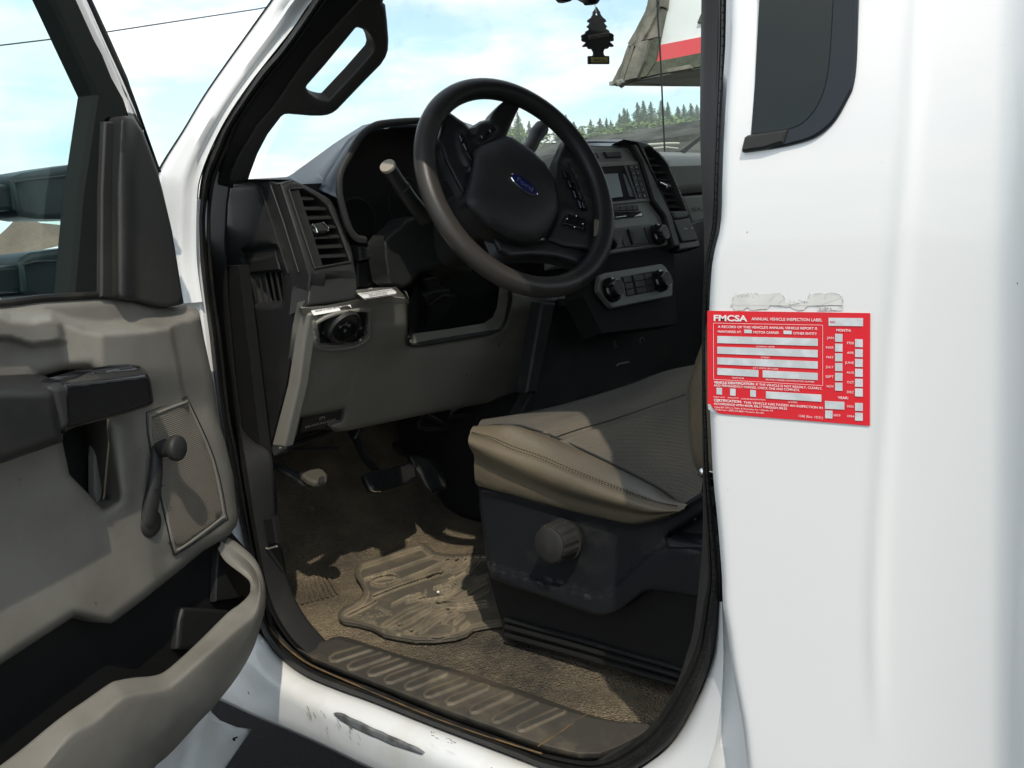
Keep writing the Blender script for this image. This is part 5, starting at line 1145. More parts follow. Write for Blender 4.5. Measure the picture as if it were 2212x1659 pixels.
# riser under the base
ri = MB().prism([(1058, 1244), (1206, 1296), (1300, 1325), (1345, 1312), (1390, 1272), (1560, 1285), (1560, 1510), (1463, 1481), (1256, 1421), (1106, 1384), (1090, 1376), (1080, 1340), (1050, 1230)], PX(0.300), 0.3).build('seat_riser', m_black, seat, bevel=0.004)
mb = MB()
for d0, x in ((0, 0.29), (-18, 0.294), (-34, 0.297)):
    mb.tube([PX(x).at(1092, 1372+d0), PX(x).at(1256, 1417+d0), PX(x).at(1465, 1478+d0), PX(x).at(1560, 1508+d0)], 0.0045, 8)
mb.build('seat_rail', m_black, seat)
MB().prism([(1430, 1165), (1470, 1172), (1560, 1185), (1560, 1275), (1500, 1262), (1440, 1210)], PX(0.262), 0.05, chamf=0.008).build('rail_cover', m_base, seat, bevel=0.004)

# ================================================================== PEDALS
def pedal_pad(mb, pts, pl, thick, ribs, a, b):
    mb.prism(pts, pl, thick, chamf=0.003)
PB = P3(PX(0.47).at(850, 1030), (1, 0, 0), (0, 0.6, 0.8))
bp_ = MB().prism([(785, 1024), (795, 1018), (840, 1010), (875, 1000), (884, 996), (897, 1003), (901, 1022), (899, 1031), (880, 1044), (850, 1053), (822, 1060), (808, 1060), (800, 1056), (790, 1038)], PB, 0.014, chamf=0.004)
bp_.tube(cr_spline([PX(0.50).at(752, 915), PX(0.49).at(770, 950), PX(0.48).at(790, 990), PX(0.47).at(815, 1018)], 4), [0.010]*13, 10, flat=0.5)
bpo = bp_.build('brake_pedal', m_black, T, bevel=0.002)
mb = MB()
for k in range(17):
    t = k/16; u0 = 800+t*92; mb.tube([PB.at(u0-4, 1024-t*14, 0.001), PB.at(u0+2+t*2, 1052-t*19-abs(t-.3)*4, 0.001)], 0.0013, 5)
mb.tube([PB.at(*p, 0.0) for p in ((800, 1056), (808, 1060), (822, 1060))], 0.0025, 6, mi=1)
mb.build('pedal_ribs', [m_dark, m_chrome], bpo)
PG = P3(PX(0.58).at(930, 1020), (1, 0, 0), (0, 0.5, 0.85))
gp = [(885, 985), (900, 980), (925, 988), (945, 1000), (960, 1020), (967, 1045), (966, 1052), (950, 1062), (935, 1063), (922, 1050), (910, 1025), (895, 1005)]
go = MB().prism(gp, PG, 0.012, chamf=0.003).tube([PG.at(892, 990, -0.01), PY(1.8).at(845, 955)], 0.008, 8).build('accelerator_pedal', m_black, T, bevel=0.002)
mb = MB()
for k in range(6):
    t = k/5; mb.tube(cr_spline([PG.at(*p, 0.001) for p in ((892+t*22, 992-t*4), (912+t*26, 1020-t*8), (928+t*30, 1056-t*6))], 4), 0.0014, 5)
mb.build('pedal_ribs', m_dark2, go)
PK = P3(PX(0.21).at(670, 1020), (1, 0, 0), (0, 1.0, 0.35))
m_warmp = mat('dusty_pedal', (0.062, 0.057, 0.045), 0.7)
kp_ = [(644, 1018), (665, 1013), (688, 1009), (700, 1013), (708, 1022), (707, 1033), (695, 1038), (680, 1040), (665, 1035)]
ko_ = MB().prism(kp_, PK, 0.012, chamf=0.004)
ko2_ = MB(); ko2_.tube(cr_spline([PX(0.17).at(585, 1005), PX(0.18).at(625, 1022), PX(0.20).at(655, 1042), PX(0.21).at(672, 1045), PX(0.21).at(695, 1036)], 4), 0.008, 8, flat=0.5)
ko2_.build('pedal_arm', m_dark2, ko_.build('parking_brake_pedal', [m_warmp], T, bevel=0.002))
MB().tube([PX(0.16).at(580, 1000), PX(0.19).at(620, 1012), PX(0.21).at(668, 1034)], 0.009, 8, flat=0.5).build('pedal_lever', m_black, T)
MB().tube([PX(0.15).at(578, 990), PX(0.15).at(590, 976), PX(0.16).at(608, 966)], 0.0022, 6).build('release_cable', m_warm, T)
# ================================================================== OPEN DRIVER DOOR
DH = Vector((-0.01, 1.276, 1.099)); da = R_(66)
DP = PL(DH, (math.cos(da), -math.sin(da), 0)); dd_ = Vector((math.sin(da), math.cos(da), 0))
door = empty('driver_door', (-0.01, 1.28, 0.7), 'open driver door with grey trim panel, hand crank and a deep dusty map pocket'); door.parent = T; door.matrix_parent_inverse = Matrix.Translation(-world_off(T))
crease = [(-400, 668), (0, 670), (25, 681), (70, 683), (112, 675), (187, 704), (225, 708), (300, 704), (358, 696), (364, 686), (430, 671), (520, 660)]
FRONT = crease + [(700, 1600), (-400, 1600)]
TRIM = [(-400, 690), (-200, 672), (0, 660), (87, 647), (220, 640), (250, 641), (300, 650), (337, 660), (365, 662), (397, 657), (418, 664), (430, 671), (440, 727), (462, 830), (472, 905), (487, 955), (505, 1030), (515, 1117), (510, 1137), (495, 1157), (437, 1192), (380, 1240), (312, 1294), (250, 1341), (240, 1347), (225, 1346), (190, 1338), (162, 1331), (0, 1436), (-150, 1535), (-400, 1700)]
reces = [(137, 930), (225, 905), (236, 960), (254, 1068), (253, 1080), (222, 1101), (185, 1060), (150, 1025), (143, 990), (135, 955)]
rec2 = [(80, 815), (95, 811), (137, 800), (192, 796), (199, 799), (202, 809), (190, 830), (140, 840), (100, 845)]
grl = [(324, 906), (330, 897), (397, 871), (408, 877), (458, 992), (482, 1105), (476, 1122), (388, 1186), (376, 1180), (366, 1140), (330, 970)]
def trimh(u, v):
    p = (u, v); z = 0.032*ss(sdf(p, FRONT)/20+0.2)
    z += 0.024*(min(max((u-140)/82, 0), 1) if u < 222 else 1-ss((u-222)/300))*ss((900-v)/110)*ss((v-676-max(0, 160-abs(u-225))*0.12)/18)
    z += fpoly(p, [(-400, 660), (0, 672), (110, 677), (128, 700), (137, 738), (70, 748), (20, 732), (-400, 740)], 0.014, 12)
    z -= 0.007*ss(((u-362)-(v-690)*0.19)/8)*ss((v-680)/12)*ss((960-v)/90)
    z += 0.008*ss(1-abs(u-(262+(v-920)*0.06))/34)*ss((v-895)/30)*ss((1110-v)/50)
    z -= 0.007*ss((u-(300+(v-1100)*0.2))/40)*ss((v-1150)/60)
    return z
def trimmat(): pass
tp = relief('trim_panel', TRIM, DP, m_warmd, door, 0.04, 7, h=trimh, holes=[reces, rec2], er=20, ed=0.016, angle=75)
# speaker grille fabric
m_gril = mat('speaker_mesh', (0.165, 0.150, 0.125), 0.7, bumps=(('wave', 120, 0.6, 0.002),), col2=(0.145, 0.125, 0.098), vscale=9)
gi = [(grl[i][0] + (405-grl[i][0])*0.035, grl[i][1]+(1030-grl[i][1])*0.03) for i in range(len(grl))]
relief('speaker_grille', gi, DP, m_gril, door, 0.004, 10, h=lambda u, v: trimh(u, v)+0.0022, er=3, ed=0.0012)
gb_ = cr_spline([Vector((p[0], p[1], 0)) for p in grl], 3, True)
MB().tube([DP.at(p.x, p.y, trimh(p.x, p.y)+0.0012) for p in gb_], 0.0022, 8, closed=True).build('grille_bead', m_warmd, door)
MB().tube([DP.at(405+(p.x-405)*1.09, 1035+(p.y-1035)*1.06, trimh(p.x, p.y)+0.0002) for p in gb_], 0.0010, 5, closed=True).build('panel_groove', m_dark, door)
# recess interior
mb = MB().prism([(110, 880), (270, 880), (275, 1110), (215, 1120), (120, 1040)], DP.shift(-0.035), 0.01).prism([(60, 780), (215, 780), (215, 860), (80, 860)], DP.shift(-0.012), 0.01)
mb.prism([(225, 905), (237, 905), (256, 1075), (252, 1082)], DP.shift(0.0), 0.03, mi=0)
rc = mb.build('recess_liner', m_black, tp)
MB().prism([(212, 925), (228, 918), (233, 960), (231, 1000), (222, 1080), (214, 1090), (206, 1060), (206, 990)], DP.shift(-0.015), 0.012, chamf=0.003).build('recess_rib', m_warmd, tp, bevel=0.002)
# armrest
ARM = [(-400, 880), (-200, 830), (0, 811), (60, 808), (97, 811), (108, 818), (112, 832), (122, 880), (135, 955), (0, 1002), (-150, 1050), (-400, 1130)]
def armh(u, v):
    top_ = 812+max(0, -u)*0.1; return -0.05*ss((top_+45-v)/45)
relief('armrest', ARM, DP, m_dark, door, 0.09, 9, h=armh, off=0.10, er=16, ed=0.018, angle=75)
# pull handle: a gloss bar bridging the recess
hb = [(113, 832), (120, 826), (205, 800), (270, 790), (282, 787), (300, 789), (318, 802), (326, 822), (333, 866), (330, 876), (250, 900), (155, 926), (136, 936), (128, 905)]
def hh_(u, v):
    return -0.022*ss((835-(u-140)*0.12-v)/22) - 0.004*ss((146-u)/14)
relief('pull_handle', hb, DP, m_gloss, door, 0.030, 5, h=hh_, off=0.088, er=7, ed=0.007, angle=60)
MB().prism([(113, 834), (140, 826), (152, 836), (158, 925), (136, 936), (126, 900)], DP, 0.03, off=0.0915, chamf=0.006).build('handle_end', m_dark2, door, bevel=0.003)
MB().prism([(282, 800), (320, 806), (328, 862), (300, 872)], DP, 0.07, off=0.062).build('handle_post', m_gloss, door, bevel=0.004)
# window crank
cb_ = DP.at(308, 1130, 0.016); px_ = (DP.at(330, 1128)-DP.at(310, 1128)).length/20
cr_ = empty('window_crank', cb_); cr_.parent = door; cr_.matrix_parent_inverse = Matrix.Translation(-world_off(door))
MB().lathe(cb_, DP.n, [(27*px_, -0.02), (27*px_, 0.006), (24*px_, 0.009), (22*px_, 0.012)], 40).build('crank_collar', m_black, door)
a0 = DP.at(316, 1128, 0.030); a1 = DP.at(338, 968, 0.044)
ctr = cr_spline([a0, a0.lerp(a1, 0.35)+DP.n*0.004, a0.lerp(a1, 0.7)+DP.n*0.004, a1], 6); nn = len(ctr)
mb = MB().tube([a0 - (a1-a0).normalized()*0.011, a0 - (a1-a0).normalized()*0.007] + ctr + [a1 + (a1-a0).normalized()*0.006], [0.006, 0.0115] + [0.0140-0.0062*i/(nn-1) for i in range(nn)] + [0.004], 18, flat=0.72, up=dd_)
mb.lathe(cb_ + (a0-cb_)*0.5, DP.n, [(21*px_, -0.01), (21*px_, 0.008), (18*px_, 0.013), (6*px_, 0.014)], 32)
mb.build('crank_arm', m_dark2, door, angle=60)
kn = a1 + DP.n*0.008
MB().lathe(kn, DP.n, [(0.006, -0.008), (0.0095, -0.002), (0.012, 0.003), (0.0115, 0.009), (0.0118, 0.013), (0.0160, 0.018), (0.0168, 0.023), (0.0155, 0.027), (0.013, 0.0285), (0.001, 0.029)], 36).build('crank_knob', m_dark2, door, angle=50)
bpy.data.objects.remove(cr_)
MB().tube([a0.lerp(a1, 0.47)+DP.n*0.0125+dd_*0.010, a0.lerp(a1, 0.47)+DP.n*0.014, a0.lerp(a1, 0.47)+DP.n*0.0125-dd_*0.010], 0.0005, 5).build('crank_seam', m_void, door)
# map pocket
rim = [(-400, 1880), (-200, 1775), (0, 1648), (120, 1551), (185, 1506), (235, 1471), (256, 1464), (290, 1458), (332, 1454), (362, 1438), (425, 1381), (487, 1319), (512, 1301), (532, 1282), (541, 1266), (527, 1244), (487, 1213), (470, 1185)]
rim2 = [(-400, 1890), (-200, 1785), (3, 1654), (124, 1558), (189, 1512), (238, 1478), (258, 1471), (292, 1465), (336, 1461), (368, 1446), (431, 1389), (494, 1327), (520, 1308), (541, 1288), (550, 1266), (537, 1238), (496, 1203), (474, 1180)]
rdg = [(-400, 1960), (-200, 1850), (60, 1690), (150, 1590), (200, 1564), (240, 1530), (268, 1508), (300, 1500), (357, 1490), (387, 1470), (462, 1404), (525, 1349), (548, 1330), (560, 1300), (562, 1262), (545, 1222), (505, 1188), (480, 1172)]
pmid = [(-400, 2100), (-200, 1980), (100, 1790), (200, 1690), (260, 1640), (300, 1610), (335, 1585), (370, 1560), (410, 1535), (440, 1510), (500, 1440), (545, 1385), (560, 1350), (570, 1310), (570, 1262), (552, 1214), (515, 1178), (490, 1164)]
pbot = [(-400, 2300), (-200, 2150), (130, 1900), (260, 1770), (330, 1690), (352, 1652), (378, 1630), (403, 1604), (440, 1562), (470, 1530), (520, 1466), (553, 1404), (568, 1352), (577, 1310), (576, 1262), (558, 1208), (520, 1172), (500, 1158)]
def drow(pts, offs):
    n = len(pts); o = []
    for i, p in enumerate(pts):
        t = i/(n-1); e = 1-ss((t-0.72)/0.28)*0.85; o.append(DP.at(p[0], p[1], offs*e))
    return cr_spline(o, 4)
loft('map_pocket', [drow([(p[0]-2, p[1]+60) for p in rim[:-4]] + rim[-4:], 0.098), drow(rim, 0.092), drow(rim2, 0.097), drow([((a[0]*.5+b[0]*.5), (a[1]*.5+b[1]*.5)) for a, b in zip(rim2, rdg)], 0.112), drow([(b[0]-2, b[1]-5) for b in rdg], 0.123), drow(rdg, 0.1255), drow([(b[0]+4, b[1]+8) for b in rdg], 0.1255), drow(pmid, 0.118), drow(pbot, 0.088), drow([(p[0]-30, p[1]+10) for p in pbot], 0.02)], m_warmd, door, angle=75, sub=1)
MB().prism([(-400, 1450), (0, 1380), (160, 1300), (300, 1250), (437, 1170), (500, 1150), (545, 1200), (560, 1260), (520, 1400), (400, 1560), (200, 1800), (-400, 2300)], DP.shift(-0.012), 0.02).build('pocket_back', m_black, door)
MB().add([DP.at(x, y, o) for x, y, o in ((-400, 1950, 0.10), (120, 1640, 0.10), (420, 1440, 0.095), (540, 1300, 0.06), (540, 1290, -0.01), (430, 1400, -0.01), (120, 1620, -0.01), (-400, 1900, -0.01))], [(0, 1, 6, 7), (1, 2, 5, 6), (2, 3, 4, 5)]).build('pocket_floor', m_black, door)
MB().prism([(472, 1190), (500, 1210), (528, 1245), (538, 1268), (520, 1292), (466, 1300), (468, 1240)], DP.shift(0.0), 0.01, chamf=0.002).build('pocket_end_liner', m_black2, door)
MB().prism([(396, 1311), (500, 1318), (480, 1400), (385, 1405), (390, 1340)], DP.shift(0.0), 0.03, chamf=0.004).build('pocket_step', m_black2, door, bevel=0.003)
# door shell (painted steel behind the trim)
shl = [(424, 700), (455, 850), (490, 1010), (500, 1130), (470, 1250), (430, 1450), (457, 1539), (475, 1556), (512, 1571), (545, 1575), (516, 1617), (487, 1659), (440, 1730), (-400, 2100), (-400, 720)]
def shh(u, v): return 0.008*ss(1-abs(dline((u, v), [(455, 1545), (500, 1585), (545, 1577)]))/14) - 0.006*ss(1-abs((u-395)-(1660-v)*0.25)/16)
relief('door_shell', shl, DP, m_whitel, door, 0.05, 14, h=shh, off=-0.045, er=5, ed=0.004)
MB().prism([(503, 1592), (512, 1588), (514, 1594), (508, 1596), (509, 1601), (504, 1600)], DP, 0.001, off=-0.041).build('hem_mark', m_void, door)
# window frame, glass, channel, sail
def prs(name, poly, off, back, m, ch=0.002, bv=0.002, par=None):
    return MB().prism(poly, DP, back, off=off, chamf=ch).build(name, m, par or door, bevel=bv)
prs('window_frame', [(55, -120), (84, -60), (113, 0), (160, 103), (207, 205), (202, 237), (185, 355), (175, 415), (168, 500), (155, 645), (217, 642), (220, 415), (226, 275), (234, 262), (262, 262), (285, 250), (280, 240), (271, 212), (245, 165), (225, 115), (207, 82), (170, 0), (143, -60), (115, -120)], -0.004, 0.028, m_chan, 0.005, 0.004)
fo = prs('frame_outer', [(115, -120), (143, -60), (170, 0), (207, 82), (225, 115), (245, 165), (268, 208), (273, 250), (290, 255), (318, 300), (312, 285), (297, 237), (270, 172), (230, 84), (193, 0), (165, -60), (138, -120)], -0.012, 0.03, m_white, 0.005, 0.004)
prs('frame_seal', [(138, -120), (165, -60), (193, 0), (230, 84), (270, 172), (297, 237), (312, 288), (345, 372), (352, 372), (317, 295), (303, 245), (278, 168), (239, 80), (202, 0), (174, -60), (147, -120)], -0.02, 0.02, m_rub, 0.002, 0.001)
prs('channel_cover', [(228, 262), (252, 262), (249, 415), (247, 645), (220, 642), (221, 415)], 0.004, 0.02, m_dark2, 0.002, 0.001)
sail = [(259, 262), (262, 252), (270, 250), (285, 252), (292, 258), (310, 286), (340, 368), (352, 415), (372, 500), (388, 600), (397, 655), (385, 660), (365, 663), (337, 661), (300, 651), (252, 643), (250, 415)]
relief('mirror_sail', sail, DP, m_dark2, door, 0.03, 9, h=lambda u, v: 0.012*ss(1-abs(u-268)/30)*1.0 + 0.004, off=0.008, er=6, ed=0.006, angle=60)
gls = MB().prism([(-420, -140), (50, -140), (240, 262), (235, 650), (0, 670), (-420, 700)], DP, 0.003, off=-0.03).build('window_glass', m_glass, door)
MB().tube([DP.at(*p, -0.004) for p in ((-400, 690), (-200, 668), (0, 655), (87, 644), (215, 637))], 0.0045, 8).build('belt_seal', m_rub, door)
# towing mirror arms outside the glass
MP = DP.shift(-0.20)
def arm(mb, top_, bot, tu, tb):
    mb.prism(top_ + bot[::-1], MP, 0.06, chamf=0.006); mb.prism(tu + tb[::-1], MP.shift(-0.008), 0.045, chamf=0.004)
m_mir = mat('mirror_arm_plastic', (0.010, 0.014, 0.015), 0.45, bumps=(('grain', 500, 0.2, 0.0008),))
tm = MB(); arm(tm, [(27, 388), (32, 380), (55, 372), (120, 361), (185, 352), (250, 345)], [(37, 452), (42, 459), (52, 467), (87, 473), (167, 473), (250, 470)], [(-380, 420), (0, 397), (30, 396)], [(-380, 470), (0, 456), (42, 454)])
tm.build('towing_mirror', m_mir, door, bevel=0.004)
tm = MB(); arm(tm, [(47, 568), (55, 555), (72, 545), (160, 534), (250, 525)], [(54, 630), (60, 638), (87, 646), (160, 648), (250, 648)], [(-380, 590), (0, 576), (50, 570)], [(-380, 640), (0, 634), (58, 630)])
tm.build('towing_mirror', m_mir, door, bevel=0.004)
MB().tube([MP.at(*p, 0.002) for p in ((30, 393), (60, 388), (140, 380), (144, 382))], 0.0014, 6).tube([MP.at(*p, 0.002) for p in ((50, 572), (75, 565), (158, 562))], 0.0014, 6).build('arm_seam', m_dark2, door)

# ================================================================== FLOOR MAT (lies loose on the floor)
zm = lambda x, y: (708.5+x/5.818, 1149.2+y/5.818)
MO = [(130, 1060), (128, 1020), (150, 985), (190, 950), (310, 890), (400, 830), (440, 765), (445, 735), (400, 640), (350, 570), (335, 500), (345, 440), (400, 380), (700, 280), (1000, 180), (1130, 140), (1170, 135), (1220, 150), (1290, 210), (1345, 250), (1400, 265), (1550, 285), (1650, 280), (1830, 262), (1950, 262), (2200, 270), (2300, 700), (2250, 1150), (2000, 1180), (1900, 1200), (1830, 1215), (1750, 1280), (1600, 1330), (1350, 1360), (1100, 1362), (900, 1330), (700, 1290), (620, 1245), (560, 1210), (380, 1160), (190, 1130), (145, 1100)]
MOp = [zm(*p) for p in MO]
FZ = PZ(0.812)
def ml(*a): return [zm(*p) for p in a]
lines = []
for (pts, h_, w) in (
    (((460, 580), (900, 440), (1300, 300)), 0.0025, 3.2), (((570, 790), (900, 660), (1200, 560), (1420, 490)), 0.004, 5), (((250, 1030), (450, 930), (600, 850)), 0.004, 3.5),
    (((900, 600), (1200, 480), (1500, 330)), 0.0025, 3.5), (((1250, 540), (1450, 440), (1620, 330)), 0.003, 5), (((1420, 500), (1600, 430), (1720, 330)), 0.003, 5), (((1560, 480), (1700, 430), (1800, 330)), 0.003, 4.5), (((1780, 450), (1860, 380), (1900, 320)), 0.003, 4),
    (((690, 1165), (850, 1060), (1000, 970), (1190, 900)), 0.0035, 6.5), (((900, 1160), (1050, 1090), (1150, 1020), (1270, 960)), 0.003, 6), (((1040, 1230), (1180, 1140), (1270, 1050), (1420, 960), (1600, 930)), 0.003, 5.5),
    (((1160, 1240), (1280, 1150), (1400, 1060), (1560, 990)), 0.003, 5), (((1450, 1110), (1520, 1040), (1620, 1000)), 0.003, 5), (((1590, 1120), (1650, 1060), (1700, 1030)), 0.003, 5), (((1670, 1200), (1760, 1130)), 0.003, 5),
    (((700, 1240), (820, 1180), (900, 1150)), 0.002, 4), (((880, 1290), (1000, 1230), (1060, 1230)), 0.002, 4), (((800, 900), (1000, 800), (1150, 760)), 0.002, 3), (((980, 860), (1220, 800)), 0.002, 3),
    (((320, 1045), (430, 1055), (600, 1110)), 0.0015, 1.6), (((600, 920), (640, 930), (800, 1010)), 0.0015, 1.6), (((600, 1035), (700, 1010), (760, 1000)), 0.0015, 1.6), (((480, 1020), (600, 1040)), 0.0015, 1.6),
    (((1200, 850), (1500, 800), (1650, 700), (1900, 560), (2020, 520)), 0.0025, 3), (((1250, 890), (1600, 830), (1800, 700), (1980, 600)), 0.003, 4.5), (((1380, 870), (1650, 860), (1850, 800), (2010, 700)), 0.003, 4), (((1300, 930), (1700, 900), (2000, 860)), 0.003, 3.5), (((1500, 960), (1750, 940), (2000, 900)), 0.0025, 3.5), (((1450, 780), (1700, 640), (1850, 540)), 0.002, 3)):
    lines.append((ml(*pts), h_, w))
letters = [ml((1520, 590), (1590, 550)), ml((1520, 590), (1625, 655)), ml((1590, 640), (1655, 620)), ml((1590, 580), (1720, 500)), ml((1640, 600), (1770, 520)),
           ml((1330, 690), (1480, 640), (1550, 670), (1550, 700)), ml((1400, 740), (1550, 700)), ml((1400, 700), (1460, 665), (1520, 690)),
           ml((1070, 800), (1170, 765)), ml((1150, 820), (1225, 805)), ml((1210, 770), (1230, 720))]
ell = [zm(1410+180*math.cos(a)+0, 1245+92*math.sin(a)-math.cos(a)*30) for a in [i*math.pi/12 for i in range(24)]]
hk = [zm(715+165*math.cos(a), 590+52*math.sin(a)-math.cos(a)*22) for a in [i*math.pi/12 for i in range(24)]]
def mh(u, v):
    p = (u, v); d = sdf(p, MOp); z = 0.0
    z -= 0.0065*ss((d-7)/6)                       # raised lip, sunken field
    for pts, h_, w in lines:
        z += fline(p, pts, h_*1.9, w)
    for pts in letters: z += fline(p, pts, 0.0045, 2.8)
    z += fpoly(p, ell, 0.004, 4); z += fline(p, ell+[ell[0]], -0.003, 3)
    z += fline(p, hk+[hk[0]], 0.008, 4.5) - fpoly(p, hk, 0.004, 5)
    z += 0.006*ss(1-dline(p, ml((380, 470), (600, 400), (1150, 210)))/16)*0
    return z
fm = empty('floor_mat', FZ.at(930, 1300), 'dusty moulded rubber floor mat with raised ribs on the driver side floor', 'floor mat')
relief('mat_body', MOp, FZ, m_mat, fm, 0.005, 2.7, h=mh, er=4, ed=0.003, angle=180, mfn=grad_dust(mh, 250, 0.0))
MB().lathe(FZ.at(*zm(1385, 765), 0.0), (0, 0, 1), [(0.002, 0), (0.003, 0.002), (0.0015, 0.004)], 8).build('pebble', m_paper, fm)

# ================================================================== OUTSIDE
m_shake = mat('weathered_shake', (0.22, 0.20, 0.165), 0.9, col2=(0.10, 0.10, 0.08), vscale=3, bumps=(('noise', 14, 0.6, 0.03),), stretch=(3, 3, 0.6))
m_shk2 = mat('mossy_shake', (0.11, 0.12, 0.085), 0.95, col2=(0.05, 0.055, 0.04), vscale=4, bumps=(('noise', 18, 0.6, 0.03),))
BX = 6.0; BP = PX(BX)
bl = empty('shake_roof_building', (BX+2, 2.0, 0), 'building corner with ragged wood shake roof and red-striped white sign', 'building')
cn_ = BP.at(1349, 174); ev = cn_.z
# mansard: front-left hip strip and eave band in ragged shake courses
def up(p, d, s): return p + Vector(d)*s
SLP = P3(cn_, (0, 1, 0), (0.35, 0, 1.0))
mb = MB(); rnd = random.Random(12)
for (pl_, q_) in ((SLP, [(1344, 181), (1382, 165), (1412, 134), (1436, 20), (1445, -60), (1418, -60), (1395, 40), (1368, 110)]),):
    mb.prism(rough_poly(q_, 0.7, 3, 2), pl_, 0.04)
cs = [((1400, 95), (1356, 95), (1324, 181), (1345, 183)), ((1420, -60), (1405, -60), (1357, 96), (1366, 102)), ]
# individual boards
brd = [[(1357, 96), (1362, 100), (1345, 150), (1336, 186), (1330, 181), (1324, 181), (1323, 174), (1342, 138)], [(1364, 99), (1374, 86), (1360, 130), (1344, 179), (1338, 184), (1341, 160)],
       [(1376, 92), (1400, 86), (1392, 130), (1375, 168), (1348, 174), (1360, 135)], [(1401, 88), (1424, 80), (1418, 120), (1413, 138), (1396, 164), (1378, 168)],
       [(1394, 24), (1397, 12), (1410, -60), (1425, -60), (1418, 10), (1400, 50), (1378, 98), (1362, 100), (1356, 94), (1372, 66)], [(1416, 15), (1424, 12), (1402, 62), (1388, 86), (1376, 95), (1390, 62)],
       [(1424, 14), (1436, 20), (1424, 78), (1390, 87), (1404, 58)], [(1425, -60), (1446, -60), (1437, 15), (1424, 13)]]
for i, b in enumerate(brd): mb.prism(rough_poly(b, 0.5, 3, i), SLP.shift(0.03+0.015*(i % 3)), 0.05, mi=i % 2 if i in (3,) else 0)
mb.prism([(1412, 134), (1514, 114), (1600, 96), (1600, 126), (1514, 143), (1420, 160), (1395, 166), (1350, 175), (1352, 170), (1385, 160)], SLP.shift(0.02), 0.05, mi=1)
mb.prism([(1440, 149), (1490, 139), (1494, 147), (1442, 156)], SLP.shift(0.05), 0.03, mi=0)
rfm = mb.build('shake_roof', [m_shake, m_shk2], bl, smooth=False)
bms = mat('sign_white', (0.72, 0.74, 0.72), 0.6, col2=(0.6, 0.62, 0.6), vscale=1.5)
MB().prism([(1445, -60), (1440, 0), (1424, 72), (1421, 100), (1600, 66), (1600, -60)], SLP.shift(-0.01), 0.04).build('sign_panel', bms, bl, smooth=False)
MB().prism([(1421, 98), (1513, 80), (1600, 62), (1600, 98), (1513, 116), (1412.5, 134)], SLP.shift(0.01), 0.03).build('red_stripe', mat('faded_red', (0.62, 0.07, 0.08), 0.6, col2=(0.55, 0.10, 0.10), vscale=2), bl, smooth=False)
MB().prism([(1506, 49), (1514, 30), (1530, 30), (1530, 46)], SLP.shift(0.02), 0.02).build('sign_grey_tab', m_shk2, bl, smooth=False)  # small dark grey triangle on the sign
# soffit under the eave
z0 = PZ(ev-0.02)
sf = [cn_ + Vector((0, 0.15, -0.02)), BP.at(1514, 142)+Vector((0, 0, -0.02)), z0.at(1514, 187), z0.at(1420, 184), z0.at(1345, 178)]
MB().add(sf + [p + Vector((0, 0, 0.03)) for p in sf], [(0, 1, 2, 3, 4), (9, 8, 7, 6, 5)]+[(i, (i+1) % 5, 5+(i+1) % 5, 5+i) for i in range(5)]).build('soffit', mat('soffit_paint', (0.42, 0.43, 0.38), 0.8, col2=(0.33, 0.34, 0.3), vscale=2), bl, smooth=False)
y0 = cn_.y - 0.6
MB().box((BX+2.2, y0-6, 0), (BX+8, y0-0.3, ev+0.05)).build('wall', mat('building_wall', (0.4, 0.4, 0.37), 0.8), bl, smooth=False)
# low grey shingled roof further off
LX = PX(8.0); lb = empty('low_shingled_shed', (9, 8, 0), 'long low roof with grey shingles in front of the distant trees', 'shed')
LR = P3(LX.at(1400, 280), (0, 1, 0), (1.0, 0, 0.2))
tl = [LX.at(1180, 311), LX.at(1255, 300), LX.at(1300, 292.5), LX.at(1400, 276), LX.at(1513, 261), LX.at(1700, 232)]
mb = MB(); m_sh = mat('grey_shingles', (0.045, 0.05, 0.045), 0.95, col2=(0.095, 0.10, 0.09), vscale=2.2, vr=(0.4, 0.6), bumps=(('noise', 10, 0.8, 0.04),)); 
crs = [(0, 0), (-0.5, -0.16), (-0.52, -0.22), (-1.1, -0.40), (-1.13, -0.47), (-1.9, -0.72), (-1.93, -0.80), (-2.2, -2.3)]
vs = [p + Vector((a, 0, b)) for a, b in crs for p in rs(tl, 60)]
rnd = random.Random(2)
for i, v in enumerate(vs):
    if i < 60: v.z += rnd.uniform(-0.01, 0.012)
fs = [(i*60+j, i*60+j+1, (i+1)*60+j+1, (i+1)*60+j) for i in range(len(crs)-1) for j in range(59)]
mesh('shingled_roof', vs, fs, m_sh, lb, angle=20)
e_ = rs(tl, 60)
MB().add([e_[0], e_[-1], e_[-1]+Vector((2.5, 0, -0.8)), e_[0]+Vector((2.5, 0, -0.8))], [(0, 1, 2, 3)]).build('rear_slope', m_sh, lb)
yb0, yb1 = sorted((e_[0].y, e_[-1].y)); MB().box((6.2, yb0, -0.02), (10.2, yb1, e_[30].z-0.75)).build('shed_wall', mat('shed_wall_grey', (0.15, 0.15, 0.14), 0.9), lb)
# overhead cable
WD = PY(30)
tag(MB().tube([WD.at(*p) for p in ((-700, 185), (-300, 139), (0, 98), (150, 80), (231, 69), (400, 43), (553, 20), (900, -45))], 0.022, 6).build('overhead_cable', mat('cable', (0.05, 0.055, 0.07), 0.6)), 'thin dark overhead cable crossing the sky above the open door', 'cable')
